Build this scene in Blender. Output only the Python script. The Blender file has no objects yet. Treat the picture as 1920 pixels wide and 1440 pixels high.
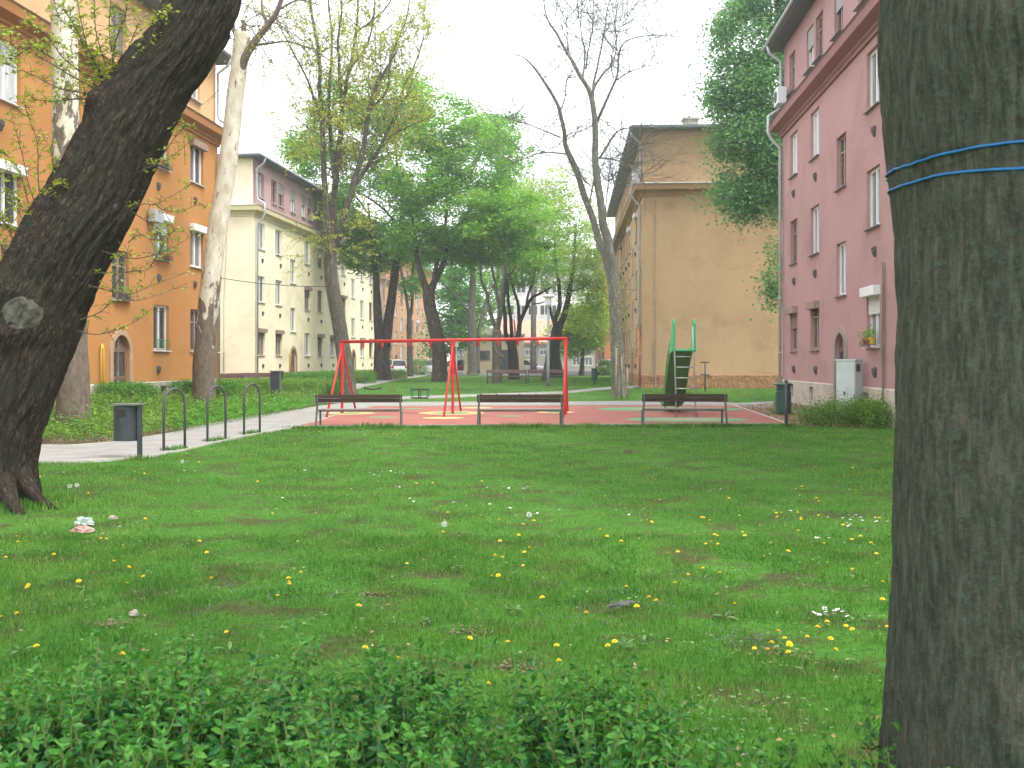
import bpy, math, random
import numpy as np
from mathutils import Vector, noise
random.seed(7); RNG = np.random.default_rng(11)
SC = bpy.context.scene; COL = SC.collection
F = 1950.0; EYE = 1.6; HX, HY = 960.0, 678.0

# ------------------------------------------------------------ camera, sky, sun, exposure
cam = bpy.data.cameras.new('camera'); camo = bpy.data.objects.new('camera', cam); COL.objects.link(camo)
camo.location = (0, 0, EYE); camo.rotation_euler = (math.radians(90), 0, 0)
cam.sensor_width = 36.0; cam.lens = 36.0*F/1920.0; cam.shift_y = -42.0/1920.0
cam.clip_start = 0.1; cam.clip_end = 1500
cam.dof.use_dof = True; cam.dof.focus_distance = 24; cam.dof.aperture_fstop = 9
SC.camera = camo
SUN_EL, SUN_AZ = 56.0, 122.0        # azimuth clockwise from +Y (ahead, to the right)
w = bpy.data.worlds.new('World'); SC.world = w; w.use_nodes = True
nt = w.node_tree; nt.nodes.clear()
sky = nt.nodes.new('ShaderNodeTexSky'); sky.sky_type = 'NISHITA'; sky.sun_disc = False
sky.sun_elevation = math.radians(SUN_EL); sky.sun_rotation = math.radians(SUN_AZ)
sky.air_density = 1.0; sky.dust_density = 3.0; sky.ozone_density = 1.0
mx = nt.nodes.new('ShaderNodeMix'); mx.data_type = 'RGBA'; mx.inputs[0].default_value = 0.8
mx.inputs[7].default_value = (9.3, 9.6, 9.9, 1)      # bright even cloud cover
bg = nt.nodes.new('ShaderNodeBackground'); bg.inputs[1].default_value = 0.15
wo = nt.nodes.new('ShaderNodeOutputWorld')
nt.links.new(sky.outputs[0], mx.inputs[6]); nt.links.new(mx.outputs[2], bg.inputs[0]); nt.links.new(bg.outputs[0], wo.inputs[0])
sl = bpy.data.lights.new('sun', 'SUN'); sl.energy = 1.5; sl.angle = math.radians(18); sl.color = (1, .95, .87)
so = bpy.data.objects.new('sun', sl); COL.objects.link(so); so.location = (20, 30, 40)
sd = Vector((math.sin(math.radians(SUN_AZ))*math.cos(math.radians(SUN_EL)), math.cos(math.radians(SUN_AZ))*math.cos(math.radians(SUN_EL)), math.sin(math.radians(SUN_EL))))
so.rotation_euler = sd.to_track_quat('Z', 'Y').to_euler()
SC.view_settings.view_transform = 'Standard'; SC.view_settings.look = 'None'
SC.view_settings.exposure = 1.2; SC.view_settings.gamma = 1.0

# ------------------------------------------------------------ helpers: places
def sm(a, b, x):
    t = np.clip((x-a)/(b-a), 0, 1); return t*t*(3-2*t)
def gz(x, y):                      # height of the ground
    far = .32*sm(40, 54, y)
    side = .26*sm(8.2, 10.8, np.abs(x))*sm(18, 27, y)
    return np.maximum(far, side)
def P(px, py, Y):                  # a photo point at distance Y
    return Vector(((px-HX)/F*Y, Y, EYE+(HY-py)/F*Y))
def G(px, py):                     # where the ground lies under a photo point
    Y = F*EYE/(py-HY)
    for _ in range(40):
        X = (px-HX)/F*Y
        Y = .5*Y+.5*F*(EYE-float(gz(X, Y)))/(py-HY)
    X = (px-HX)/F*Y
    return Vector((X, Y, float(gz(X, Y))))

# ------------------------------------------------------------ helpers: meshes
class MB:
    def __init__(s): s.v = []; s.f = []; s.bk = None
    def quad(s, a, b, c, d):
        i = len(s.v); s.v += [Vector(a), Vector(b), Vector(c), Vector(d)]; s.f.append((i, i+1, i+2, i+3))
    def poly(s, pts):
        i = len(s.v); s.v += [Vector(p) for p in pts]; s.f.append(tuple(range(i, i+len(pts))))
    def box(s, c, hx, hy, hz, ax=(1, 0, 0), ay=(0, 1, 0), az=(0, 0, 1)):
        c = Vector(c); ax = Vector(ax)*hx; ay = Vector(ay)*hy; az = Vector(az)*hz; i = len(s.v)
        for k in range(8):
            s.v.append(c+ax*(1 if k & 1 else -1)+ay*(1 if k & 2 else -1)+az*(1 if k & 4 else -1))
        for q in ((0, 2, 3, 1), (4, 5, 7, 6), (0, 1, 5, 4), (2, 6, 7, 3), (0, 4, 6, 2), (1, 3, 7, 5)):
            s.f.append(tuple(i+k for k in q))
        return s
    def bbox(s, c, hx, hy, hz, b=.01, rot=None):      # box with chamfered edges
        import bmesh
        bm = bmesh.new(); bmesh.ops.create_cube(bm, size=2)
        for v in bm.verts: v.co = Vector((v.co.x*hx, v.co.y*hy, v.co.z*hz))
        bmesh.ops.bevel(bm, geom=bm.edges[:], offset=b, segments=2, affect='EDGES', profile=.6)
        i = len(s.v); c = Vector(c); bm.verts.index_update()
        for v in bm.verts:
            p = v.co.copy()
            if rot is not None: p.rotate(rot)
            s.v.append(c+p)
        for f in bm.faces: s.f.append(tuple(i+v.index for v in f.verts))
        bm.free(); return s
    def tube(s, pts, rad, n=8, cap=True, ang=0):
        pts = [Vector(p) for p in pts]
        if not hasattr(rad, '__len__'): rad = [rad]*len(pts)
        ref = None; base = len(s.v); L = 0
        for k, p in enumerate(pts):
            t = (pts[min(k+1, len(pts)-1)]-pts[max(k-1, 0)])
            if t.length < 1e-9: t = Vector((0, 0, 1))
            t.normalize()
            if ref is None: ref = t.orthogonal().normalized()
            ref = (ref-t*ref.dot(t))
            if ref.length < 1e-6: ref = t.orthogonal()
            ref.normalize(); b = t.cross(ref)
            if k: L += (pts[k]-pts[k-1]).length
            for j in range(n):
                a = 2*math.pi*j/n+ang
                s.v.append(p+(ref*math.cos(a)+b*math.sin(a))*rad[k])
                if s.bk is not None: s.bk.append((rad[k]*math.cos(a), rad[k]*math.sin(a), L))
        for k in range(len(pts)-1):
            for j in range(n):
                a = base+k*n+j; c = base+k*n+(j+1) % n
                s.f.append((a, c, c+n, a+n))
        if cap:
            s.f.append(tuple(base+j for j in reversed(range(n))))
            s.f.append(tuple(base+(len(pts)-1)*n+j for j in range(n)))
        return s
    def lathe(s, c, prof, n=16):
        c = Vector(c); base = len(s.v)
        for r, z in prof:
            for j in range(n):
                a = 2*math.pi*j/n; s.v.append(c+Vector((r*math.cos(a), r*math.sin(a), z)))
        for k in range(len(prof)-1):
            for j in range(n):
                a = base+k*n+j; b = base+k*n+(j+1) % n; s.f.append((a, b, b+n, a+n))
        s.f.append(tuple(base+j for j in reversed(range(n)))); s.f.append(tuple(base+(len(prof)-1)*n+j for j in range(n)))
        return s

def link(name, me, mat, parent=None, loc=None):
    o = bpy.data.objects.new(name, me); COL.objects.link(o)
    if mat is not None:
        for m_ in (mat if isinstance(mat, (list, tuple)) else [mat]): me.materials.append(m_)
    if parent is not None: o.parent = parent
    if loc is not None: o.location = loc
    return o
def origin(parent):
    o = Vector((0, 0, 0))
    while parent is not None: o = o+parent.location; parent = parent.parent
    return o
def obj(name, mb, mat, parent=None, smooth=False, at=None):
    # mb holds world points; the object sits at 'at' (things) or at its parent's origin (parts)
    org = origin(parent); loc = Vector((0, 0, 0))
    if parent is None and at is not None: loc = Vector(at); org = loc
    me = bpy.data.meshes.new(name)
    me.from_pydata([tuple(v-org) for v in mb.v], [], mb.f)
    if smooth: me.polygons.foreach_set('use_smooth', [True]*len(me.polygons))
    if mb.bk is not None and len(mb.bk) == len(mb.v):
        a = me.attributes.new('bk', 'FLOAT_VECTOR', 'POINT'); a.data.foreach_set('vector', np.array(mb.bk, dtype=np.float32).ravel())
    me.update()
    return link(name, me, mat, parent, loc)
def npmesh(name, V, Fc, mat, parent=None, at=None, smooth=False, bk=None):
    org = np.array(origin(parent)) if parent is not None else (np.array(at) if at is not None else np.zeros(3))
    V = np.asarray(V, dtype=np.float64)-org
    me = bpy.data.meshes.new(name); Fc = np.asarray(Fc, dtype=np.int32); m, k = Fc.shape
    me.vertices.add(len(V)); me.vertices.foreach_set('co', V.astype(np.float32).ravel())
    me.loops.add(m*k); me.loops.foreach_set('vertex_index', Fc.ravel())
    me.polygons.add(m); me.polygons.foreach_set('loop_start', np.arange(0, m*k, k, dtype=np.int32))
    try: me.polygons.foreach_set('loop_total', np.full(m, k, dtype=np.int32))
    except Exception: pass
    me.polygons.foreach_set('use_smooth', np.full(m, smooth))
    if bk is not None:
        a = me.attributes.new('bk', 'FLOAT_VECTOR', 'POINT'); a.data.foreach_set('vector', np.asarray(bk, dtype=np.float32).ravel())
    me.update(calc_edges=True); me.validate()
    return link(name, me, mat, parent, Vector(at) if (parent is None and at is not None) else None)
def tag(o, label=None, cat=None, group=None, kind=None):
    if label: o['label'] = label
    if cat: o['category'] = cat
    if group: o['group'] = group
    if kind: o['kind'] = kind
    return o
def thing(name, label, cat, loc, group=None):
    o = bpy.data.objects.new(name, None); COL.objects.link(o); o.location = loc; o.empty_display_size = .2
    return tag(o, label, cat, group)
KIDS = {}
def copy_tree(o, parent=None):
    c = o.copy(); COL.objects.link(c); c.parent = parent
    for ch in [x for x in bpy.data.objects if x.parent == o]: copy_tree(ch, c)
    return c

# ------------------------------------------------------------ helpers: materials
def newmat(name):
    m = bpy.data.materials.new(name); m.use_nodes = True
    return m, m.node_tree, m.node_tree.nodes['Principled BSDF']
def plain(name, c, rough=.6, metal=0, spec=.5):
    m, t, b = newmat(name)
    b.inputs['Base Color'].default_value = (*c, 1); b.inputs['Roughness'].default_value = rough
    b.inputs['Metallic'].default_value = metal; b.inputs['Specular IOR Level'].default_value = spec
    return m
def coord(t, kind, scale=(1, 1, 1)):
    if kind == 'world': src = t.nodes.new('ShaderNodeNewGeometry').outputs['Position']
    elif kind == 'bk':
        a = t.nodes.new('ShaderNodeAttribute'); a.attribute_name = 'bk'; src = a.outputs['Vector']
    else: src = t.nodes.new('ShaderNodeTexCoord').outputs['Object']
    mp = t.nodes.new('ShaderNodeMapping'); mp.inputs['Scale'].default_value = scale
    t.links.new(src, mp.inputs[0]); return mp.outputs[0]
def nz(t, vec, scale, detail=4, rough=.55, dist=0):
    n = t.nodes.new('ShaderNodeTexNoise'); n.inputs['Scale'].default_value = scale; n.inputs['Detail'].default_value = detail
    n.inputs['Roughness'].default_value = rough; n.inputs['Distortion'].default_value = dist
    t.links.new(vec, n.inputs['Vector']); return n.outputs['Fac']
def ramp(t, fac, stops, interp='LINEAR'):
    r = t.nodes.new('ShaderNodeValToRGB'); r.color_ramp.interpolation = interp
    e = r.color_ramp.elements
    while len(e) > 1: e.remove(e[-1])
    e[0].position = stops[0][0]; e[0].color = (*stops[0][1], 1)
    for p, c in stops[1:]:
        x = e.new(p); x.color = (*c, 1)
    t.links.new(fac, r.inputs[0]); return r.outputs[0]
def mixc(t, fac, a, b, mode='MIX'):
    m = t.nodes.new('ShaderNodeMix'); m.data_type = 'RGBA'; m.blend_type = mode
    for sock, v in ((0, fac), (6, a), (7, b)):
        if hasattr(v, 'is_linked') or isinstance(v, bpy.types.NodeSocket): t.links.new(v, m.inputs[sock])
        elif sock == 0: m.inputs[0].default_value = v
        else: m.inputs[sock].default_value = (*v, 1)
    return m.outputs[2]
def bump(t, b, h, strength=.3, dist=.02):
    n = t.nodes.new('ShaderNodeBump'); n.inputs['Strength'].default_value = strength; n.inputs['Distance'].default_value = dist
    t.links.new(h, n.inputs['Height']); t.links.new(n.outputs[0], b.inputs['Normal'])
def mathn(t, op, a, b=0.0):
    m = t.nodes.new('ShaderNodeMath'); m.operation = op
    for i, v in enumerate((a, b)):
        if isinstance(v, bpy.types.NodeSocket): t.links.new(v, m.inputs[i])
        else: m.inputs[i].default_value = v
    return m.outputs[0]
def noisy(name, c1, c2, scale=3, rough=.8, bs=40, bstr=.25, bd=.01, kind='obj', st=(1, 1, 1), metal=0, spec=.4):
    m, t, b = newmat(name); v = coord(t, kind, st)
    t.links.new(ramp(t, nz(t, v, scale, 6, .6), [(.3, c1), (.7, c2)]), b.inputs['Base Color'])
    b.inputs['Roughness'].default_value = rough; b.inputs['Metallic'].default_value = metal; b.inputs['Specular IOR Level'].default_value = spec
    bump(t, b, nz(t, v, bs, 5), bstr, bd); return m
def stucco(name, c, stain=(.30, .26, .22), amt=.35, peel=None):
    m, t, b = newmat(name); v = coord(t, 'obj')
    c2 = tuple(x*.86 for x in c); c3 = tuple(min(1, x*1.08) for x in c)
    base = ramp(t, nz(t, v, .45, 6, .6), [(.3, c2), (.5, c), (.72, c3)])
    vs = coord(t, 'obj', (2.2, 2.2, .16))
    streak = ramp(t, nz(t, vs, 1.4, 5, .6), [(.52, (0, 0, 0)), (.78, (1, 1, 1))])
    sep = mathn(t, 'MULTIPLY', streak, amt)
    base = mixc(t, sep, base, tuple(stain[i]*.5+c[i]*.5 for i in range(3)))
    spk = ramp(t, nz(t, v, 55, 3), [(.30, (.80, .80, .80)), (.5, (1, 1, 1))])
    base = mixc(t, 1.0, base, spk, 'MULTIPLY')
    pt_ = ramp(t, nz(t, coord(t, 'obj', (1, 1, 1.6)), .55, 4, .55, .6), [(.56, (1, 1, 1)), (.60, (.93, .925, .91)), (.75, (.90, .895, .88))])
    base = mixc(t, 1.0, base, pt_, 'MULTIPLY')
    if peel:
        pf = ramp(t, nz(t, v, 1.1, 5, .6, .3), [(.735, (0, 0, 0)), (.75, (1, 1, 1))])
        base = mixc(t, pf, base, peel)
    t.links.new(base, b.inputs['Base Color']); b.inputs['Roughness'].default_value = .92; b.inputs['Specular IOR Level'].default_value = .2
    bump(t, b, nz(t, v, 45, 6, .7), .35, .012); return m
def leafmat(name, c1, c2, c3, trans=.35, rough=.5, nscale=.6, spec=.35):
    m, t, b = newmat(name)
    g = t.nodes.new('ShaderNodeNewGeometry')
    rnd = ramp(t, g.outputs['Random Per Island'], [(0, c1), (.5, c2), (1, c3)])
    v = coord(t, 'world'); k = ramp(t, nz(t, v, nscale, 3), [(.3, (.8, .86, .8)), (.7, (1.15, 1.12, 1.0))])
    colr = mixc(t, 1.0, rnd, k, 'MULTIPLY')
    t.links.new(colr, b.inputs['Base Color']); b.inputs['Roughness'].default_value = rough; b.inputs['Specular IOR Level'].default_value = spec
    tr = t.nodes.new('ShaderNodeBsdfTranslucent')
    t.links.new(mixc(t, 1.0, colr, (1.25, 1.25, .6), 'MULTIPLY'), tr.inputs[0])
    ms = t.nodes.new('ShaderNodeMixShader'); ms.inputs[0].default_value = trans
    t.links.new(b.outputs[0], ms.inputs[1]); t.links.new(tr.outputs[0], ms.inputs[2])
    t.links.new(ms.outputs[0], t.nodes['Material Output'].inputs[0]); return m
def bark(name, dark, light, extra=None, sc=(9, 9, 1.4), bstr=.9, bd=.03, moss=None):
    m, t, b = newmat(name); v = coord(t, 'bk', sc)
    n1 = nz(t, v, 1.6, 7, .65, .4)
    rid = mathn(t, 'ABSOLUTE', mathn(t, 'SUBTRACT', n1, .5)); rid = mathn(t, 'MULTIPLY', rid, 5.0)
    c = ramp(t, rid, [(0, tuple(x*.6 for x in dark)), (.25, dark), (.9, light)])
    v2 = coord(t, 'bk', (2, 2, .9))
    if extra: c = mixc(t, ramp(t, nz(t, v2, 1.2, 5), [(.5, (0, 0, 0)), (.62, (1, 1, 1))]), c, extra)
    if moss: c = mixc(t, ramp(t, nz(t, v2, 2.7, 6, .7), [(.45, (0, 0, 0)), (.7, (.8, .8, .8))]), c, moss)
    t.links.new(c, b.inputs['Base Color']); b.inputs['Roughness'].default_value = .95; b.inputs['Specular IOR Level'].default_value = .15
    bump(t, b, rid, bstr, bd); return m

M = {}
M['orange'] = stucco('ochre_render', (.455, .215, .07), amt=.45, peel=None)
M['peach'] = stucco('peach_render', (.62, .385, .20), amt=.3)
M['yellow'] = stucco('cream_render', (.90, .81, .60), amt=.25)
M['cream'] = stucco('pale_gable_render', (.86, .71, .52), amt=.12)
M['mauve'] = stucco('mauve_render', (.45, .30, .295), amt=.25)
M['tan'] = stucco('tan_render', (.49, .325, .19), amt=.4)
M['tan_far'] = stucco('tan_far_render', (.50, .31, .18), amt=.3)
M['pink'] = stucco('pink_render', (.42, .25, .245), stain=(.4, .33, .30), amt=.35)
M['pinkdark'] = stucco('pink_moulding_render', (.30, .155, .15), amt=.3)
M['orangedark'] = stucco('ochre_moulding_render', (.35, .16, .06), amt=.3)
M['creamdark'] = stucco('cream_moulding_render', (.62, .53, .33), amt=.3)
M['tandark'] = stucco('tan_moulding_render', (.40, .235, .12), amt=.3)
M['brick'] = stucco('red_brown_render', (.30, .125, .085), amt=.35)  # facade side in shade: the shade is put into this darker colour
M['brickor'] = stucco('brick_orange_render', (.52, .21, .11), amt=.2)
M['white_wall'] = stucco('white_render', (.72, .74, .76), amt=.15)
M['grey_wall'] = stucco('grey_beige_render', (.42, .39, .32), amt=.25)
M['kiosk'] = stucco('yellow_grey_render', (.46, .40, .25), amt=.5)
M['stone'] = noisy('plinth_stone', (.36, .31, .25), (.55, .49, .41), 3, .9, 14, .7, .03)
M['rustplinth'] = noisy('worn_plinth', (.20, .095, .045), (.44, .25, .125), 3.5, .9, 7, 1.0, .08)
M['trim'] = noisy('door_surround_stone', (.36, .23, .14), (.47, .31, .20), 4, .85, 40, .4, .01)
M['trimgrey'] = noisy('door_surround_grey', (.24, .21, .17), (.33, .29, .23), 4, .85, 40, .4, .01)
M['roof'] = noisy('roof_sheet', (.085, .095, .10), (.15, .16, .16), 6, .7, 30, .3, .01)
M['rooftile'] = noisy('salmon_roof', (.68, .30, .20), (.80, .38, .27), 2, .8, 30, .3, .01)
M['copper'] = noisy('green_flashing', (.13, .17, .16), (.20, .24, .22), 6, .6, 30, .3, .01)
M['zinc'] = noisy('zinc_pipe', (.36, .37, .40), (.52, .53, .56), 8, .5, 60, .1, .003, metal=.3)
M['whitepaint'] = noisy('white_frame_paint', (.68, .69, .70), (.80, .80, .80), 7, .45, 60, .05, .002)
M['brownpaint'] = noisy('brown_frame_paint', (.13, .085, .07), (.20, .14, .115), 7, .55, 60, .1, .003)
M['woodframe'] = noisy('weathered_wood', (.22, .15, .12), (.34, .25, .21), 7, .7, 60, .2, .004)
M['sill'] = noisy('grey_sill', (.42, .42, .41), (.62, .61, .60), 9, .6, 50, .1, .003)
M['sill2'] = noisy('dark_metal_sill', (.16, .15, .15), (.26, .25, .25), 9, .6, 50, .1, .003)
M['dark'] = plain('dark_opening', (.018, .018, .018), .8)
M['vent'] = noisy('dark_vent_metal', (.05, .045, .042), (.13, .11, .10), 12, .7, 60, .2, .004)
def glass(name, a, bcol):
    m, t, b = newmat(name); v = coord(t, 'obj', (9, 9, .8))
    t.links.new(ramp(t, nz(t, v, 1.5, 3), [(.35, a), (.65, bcol)]), b.inputs['Base Color'])
    b.inputs['Roughness'].default_value = .08; b.inputs['Specular IOR Level'].default_value = .7
    return m
M['g_dark'] = glass('dark_window_glass', (.02, .025, .025), (.07, .08, .08))
M['g_net'] = glass('net_curtain_glass', (.10, .105, .105), (.26, .27, .27))
M['g_lite'] = glass('pale_blind_glass', (.40, .42, .43), (.55, .57, .57))
def slats(name, c):
    m, t, b = newmat(name); v = coord(t, 'obj'); wv = t.nodes.new('ShaderNodeTexWave'); wv.bands_direction = 'Z'
    wv.inputs['Scale'].default_value = 7; t.links.new(v, wv.inputs[0])
    t.links.new(ramp(t, nz(t, v, 3, 4), [(.3, tuple(x*.85 for x in c)), (.7, c)]), b.inputs['Base Color'])
    b.inputs['Roughness'].default_value = .6; bump(t, b, wv.outputs['Fac'], .8, .012); return m
M['blindw'] = slats('white_roller_blind', (.66, .66, .64)); M['blindg'] = slats('grey_roller_blind', (.34, .33, .32))
M['blindb'] = slats('brown_roller_blind', (.20, .13, .10))
M['gaspipe'] = plain('yellow_gas_pipe', (.62, .36, .03), .5)
M['red'] = noisy('red_paint', (.42, .022, .018), (.55, .040, .030), 5, .55, 60, .06, .002)
M['benchwood'] = noisy('dark_stained_wood', (.036, .018, .012), (.075, .038, .027), 3, .8, 40, .35, .004, st=(.7, 9, 9))
M['benchtop'] = noisy('weathered_seat_wood', (.17, .12, .10), (.28, .215, .19), 3, .5, 40, .3, .004, st=(.7, 9, 9))
M['farbench'] = noisy('mauve_bench_wood', (.19, .105, .105), (.27, .16, .155), 3, .6, 40, .3, .004)
M['iron'] = noisy('painted_iron', (.045, .048, .052), (.09, .092, .095), 10, .5, 80, .15, .003)
M['irongrey'] = noisy('grey_iron', (.10, .105, .11), (.16, .165, .17), 10, .45, 80, .1, .003)
M['binblue'] = noisy('dark_slate_bin', (.028, .037, .046), (.050, .060, .070), 4, .42, 90, .08, .002)
M['bingreen'] = noisy('dark_green_bin', (.018, .050, .048), (.035, .078, .070), 4, .42, 90, .08, .002)
M['slidegreen'] = noisy('light_green_plastic', (.05, .42, .16), (.09, .52, .22), 3, .38, 60, .04, .002)
M['slidedark'] = noisy('dark_green_plastic', (.03, .17, .04), (.05, .24, .06), 3, .35, 60, .04, .002)
M['steel'] = plain('galvanised_steel', (.46, .48, .50), .38, .6)
M['chain'] = plain('chain_steel', (.16, .15, .15), .5, .5)
M['rubber'] = plain('black_rubber', (.02, .022, .025), .6)
M['bluepaint'] = plain('blue_plastic', (.02, .11, .17), .4)
M['lampgrey'] = noisy('lamp_post_paint', (.24, .29, .31), (.32, .37, .39), 4, .5, 60, .06, .002)
M['lampwhite'] = plain('lamp_shade_white', (.72, .74, .75), .35)
M['cabinet'] = noisy('grey_cabinet_paint', (.46, .52, .52), (.56, .61, .60), 2.2, .5, 30, .05, .003)
M['rope'] = noisy('blue_rope', (.01, .11, .32), (.02, .17, .42), 30, .55, 200, .5, .002)
M['carwhite'] = plain('white_car_paint', (.70, .71, .72), .22); M['carred'] = plain('maroon_car_paint', (.20, .012, .04), .25)
M['carsilver'] = plain('silver_car_paint', (.46, .47, .48), .25, .4)
M['carglass'] = plain('car_glass', (.025, .03, .035), .06); M['tail'] = plain('red_tail_light', (.50, .02, .015), .25)
M['head'] = plain('clear_head_light', (.65, .67, .68), .12)
M['plate'] = plain('number_plate', (.75, .75, .74), .4)
M['terracotta'] = plain('terracotta', (.42, .13, .06), .8); M['yellowpot'] = plain('yellow_pot', (.72, .42, .02), .5)
M['stake'] = noisy('wooden_stake', (.26, .19, .13), (.40, .31, .22), 8, .85, 60, .3, .004)
M['soil'] = noisy('bare_soil', (.10, .07, .045), (.19, .145, .10), 6, .95, 30, .8, .02)
# leaves
M['lf_maple'] = leafmat('maple_leaf', (.11, .262, .036), (.17, .37, .057), (.275, .47, .10), .5)
M['lf_deep'] = leafmat('deep_leaf', (.06, .21, .028), (.10, .31, .042), (.18, .41, .07), .48)
M['lf_lime'] = leafmat('lime_leaf', (.20, .32, .05), (.29, .42, .08), (.40, .50, .13), .5)
M['lf_yellow'] = leafmat('fresh_yellow_leaf', (.24, .30, .05), (.40, .44, .09), (.52, .50, .14), .45)
M['lf_shoot'] = leafmat('shoot_leaf', (.20, .27, .04), (.31, .38, .07), (.45, .48, .12), .45)
M['lf_birch'] = leafmat('drooping_leaf', (.10, .24, .12), (.16, .32, .17), (.25, .42, .24), .5)
M['lf_hedge'] = leafmat('privet_leaf', (.015, .085, .022), (.028, .14, .034), (.055, .205, .048), .24, .45, 2.2, .4)
M['lf_hedgetip'] = leafmat('privet_tip_leaf', (.035, .15, .025), (.06, .21, .035), (.11, .28, .05), .35, .45, 2.2, .3)
M['lf_bush'] = leafmat('hedge_leaf', (.045, .17, .02), (.08, .25, .03), (.14, .34, .05), .3, .55, 1.5)
M['lf_cover'] = leafmat('ground_cover_leaf', (.075, .18, .022), (.125, .27, .035), (.23, .35, .07), .35, .6, .9)
M['lf_ivy'] = leafmat('bluegreen_leaf', (.07, .16, .06), (.12, .24, .09), (.2, .32, .12), .3, .6, .9)
M['lf_dry'] = leafmat('dry_leaf', (.20, .12, .07), (.32, .20, .12), (.50, .36, .26), .1, .8, .9)
M['stem'] = plain('green_stem', (.13, .16, .04), .7); M['twig'] = plain('brown_twig', (.105, .075, .05), .85)
M['twiggrey'] = plain('grey_twig', (.17, .15, .12), .85)
# bark
M['bk_dark'] = bark('dark_furrowed_bark', (.080, .060, .045), (.205, .165, .13), moss=(.07, .085, .055), sc=(21, 21, 5.0), bstr=1, bd=.06)
M['bk_grey'] = bark('grey_bark', (.12, .105, .082), (.27, .24, .19), moss=(.10, .11, .07), sc=(6, 6, 1.2))
M['bk_brown'] = bark('brown_bark', (.095, .077, .06), (.21, .175, .14), sc=(6, 6, 1.2))
M['bk_bare'] = bark('smooth_grey_bark', (.16, .152, .128), (.28, .265, .225), moss=(.12, .14, .09), sc=(4, 4, 1), bstr=.4)
def near_bark():
    m, t, b = newmat('near_trunk_bark'); v = coord(t, 'bk', (1, 1, .16))
    a = nz(t, v, 58, 6, .65, .2); v3 = coord(t, 'bk', (1, 1, .9)); g = nz(t, v3, 60, 4, .7)
    c = ramp(t, a, [(.36, (.036, .037, .028)), (.5, (.056, .057, .044)), (.64, (.095, .090, .070))])
    c = mixc(t, ramp(t, g, [(.5, (0, 0, 0)), (.72, (.85, .85, .85))]), c, (.070, .105, .085))
    big = ramp(t, nz(t, v3, 2.2, 3), [(.35, (.85, .9, .85)), (.65, (1.08, 1.06, 1.0))])
    c = mixc(t, 1.0, c, big, 'MULTIPLY')
    t.links.new(c, b.inputs['Base Color']); b.inputs['Roughness'].default_value = .95; b.inputs['Specular IOR Level'].default_value = .15
    bump(t, b, mathn(t, 'ADD', a, mathn(t, 'MULTIPLY', g, .9)), .9, .012); return m
M['bk_near'] = near_bark()
def plane_bark(name, lo, hi):       # mottled plane bark: brown plates below, cream above
    m, t, b = newmat(name); v = coord(t, 'bk', (1, 1, .45))
    sp = t.nodes.new('ShaderNodeSeparateXYZ'); a = t.nodes.new('ShaderNodeAttribute'); a.attribute_name = 'bk'
    t.links.new(a.outputs['Vector'], sp.inputs[0])
    k = mathn(t, 'DIVIDE', mathn(t, 'SUBTRACT', sp.outputs[2], lo), hi-lo)
    f = mathn(t, 'ADD', mathn(t, 'MULTIPLY', nz(t, v, 3.4, 6, .6, .5), 2.6), mathn(t, 'SUBTRACT', k, 1.75))
    f = mathn(t, 'MINIMUM', mathn(t, 'MAXIMUM', f, 0.0), 1.0)
    brown = ramp(t, nz(t, v, 9, 6, .65), [(.3, (.07, .055, .04)), (.7, (.19, .15, .11))])
    pale = ramp(t, nz(t, v, 4.5, 5), [(.3, (.42, .36, .25)), (.55, (.56, .53, .42)), (.8, (.68, .66, .58))])
    c = mixc(t, ramp(t, f, [(.42, (0, 0, 0)), (.5, (1, 1, 1))]), brown, pale)
    fl = ramp(t, nz(t, coord(t, 'bk', (1, 1, .3)), 11, 3), [(.635, (0, 0, 0)), (.66, (1, 1, 1))])
    c = mixc(t, fl, c, (.22, .15, .10))
    t.links.new(c, b.inputs['Base Color']); b.inputs['Roughness'].default_value = .85
    bump(t, b, nz(t, v, 9, 6, .65), .5, .03); return m
M['bk_plane'] = plane_bark('mottled_plane_bark', .3, 4.2)
M['bk_plane2'] = plane_bark('grey_plane_bark', 1.5, 7)

# ------------------------------------------------------------ leaves as many small faces
def leaves_np(C, size, up=.5, aspect=.62, kind=4, axis=None):
    n = len(C); size = np.broadcast_to(size, (n,)).reshape(n, 1)
    nrm = RNG.normal(size=(n, 3)); nrm /= np.linalg.norm(nrm, axis=1, keepdims=True)
    nrm[:, 2] = np.abs(nrm[:, 2]); nrm = nrm*(1-up)+np.array([0, 0, 1.0])*up
    nrm /= np.linalg.norm(nrm, axis=1, keepdims=True)
    ax = RNG.normal(size=(n, 3)) if axis is None else axis+RNG.normal(size=(n, 3))*.25
    ax -= nrm*np.sum(ax*nrm, axis=1, keepdims=True); ax /= np.linalg.norm(ax, axis=1, keepdims=True)+1e-9
    sd_ = np.cross(nrm, ax); W = size*aspect*.5
    if kind == 4:
        V = np.stack([C, C+ax*size*.5-sd_*W+nrm*size*.08, C+ax*size, C+ax*size*.5+sd_*W+nrm*size*.08], 1)
        Fc = np.arange(n*4).reshape(n, 4); return V.reshape(-1, 3), Fc
    V = np.stack([C, C+ax*size*.3-sd_*W*.85+nrm*size*.07, C+ax*size*.68-sd_*W*.8+nrm*size*.06, C+ax*size*1.0-nrm*size*.08,
                  C+ax*size*.68+sd_*W*.8+nrm*size*.06, C+ax*size*.3+sd_*W*.85+nrm*size*.07], 1)
    b_ = np.arange(n)[:, None]*6
    Fc = np.concatenate([b_+np.array([0, 3, 2, 1]), b_+np.array([0, 5, 4, 3])]); return V.reshape(-1, 3), Fc
def cat(parts):
    V = []; Fs = []; o = 0
    for v, f in parts: V.append(v); Fs.append(f+o); o += len(v)
    return np.concatenate(V), np.concatenate(Fs)

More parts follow.
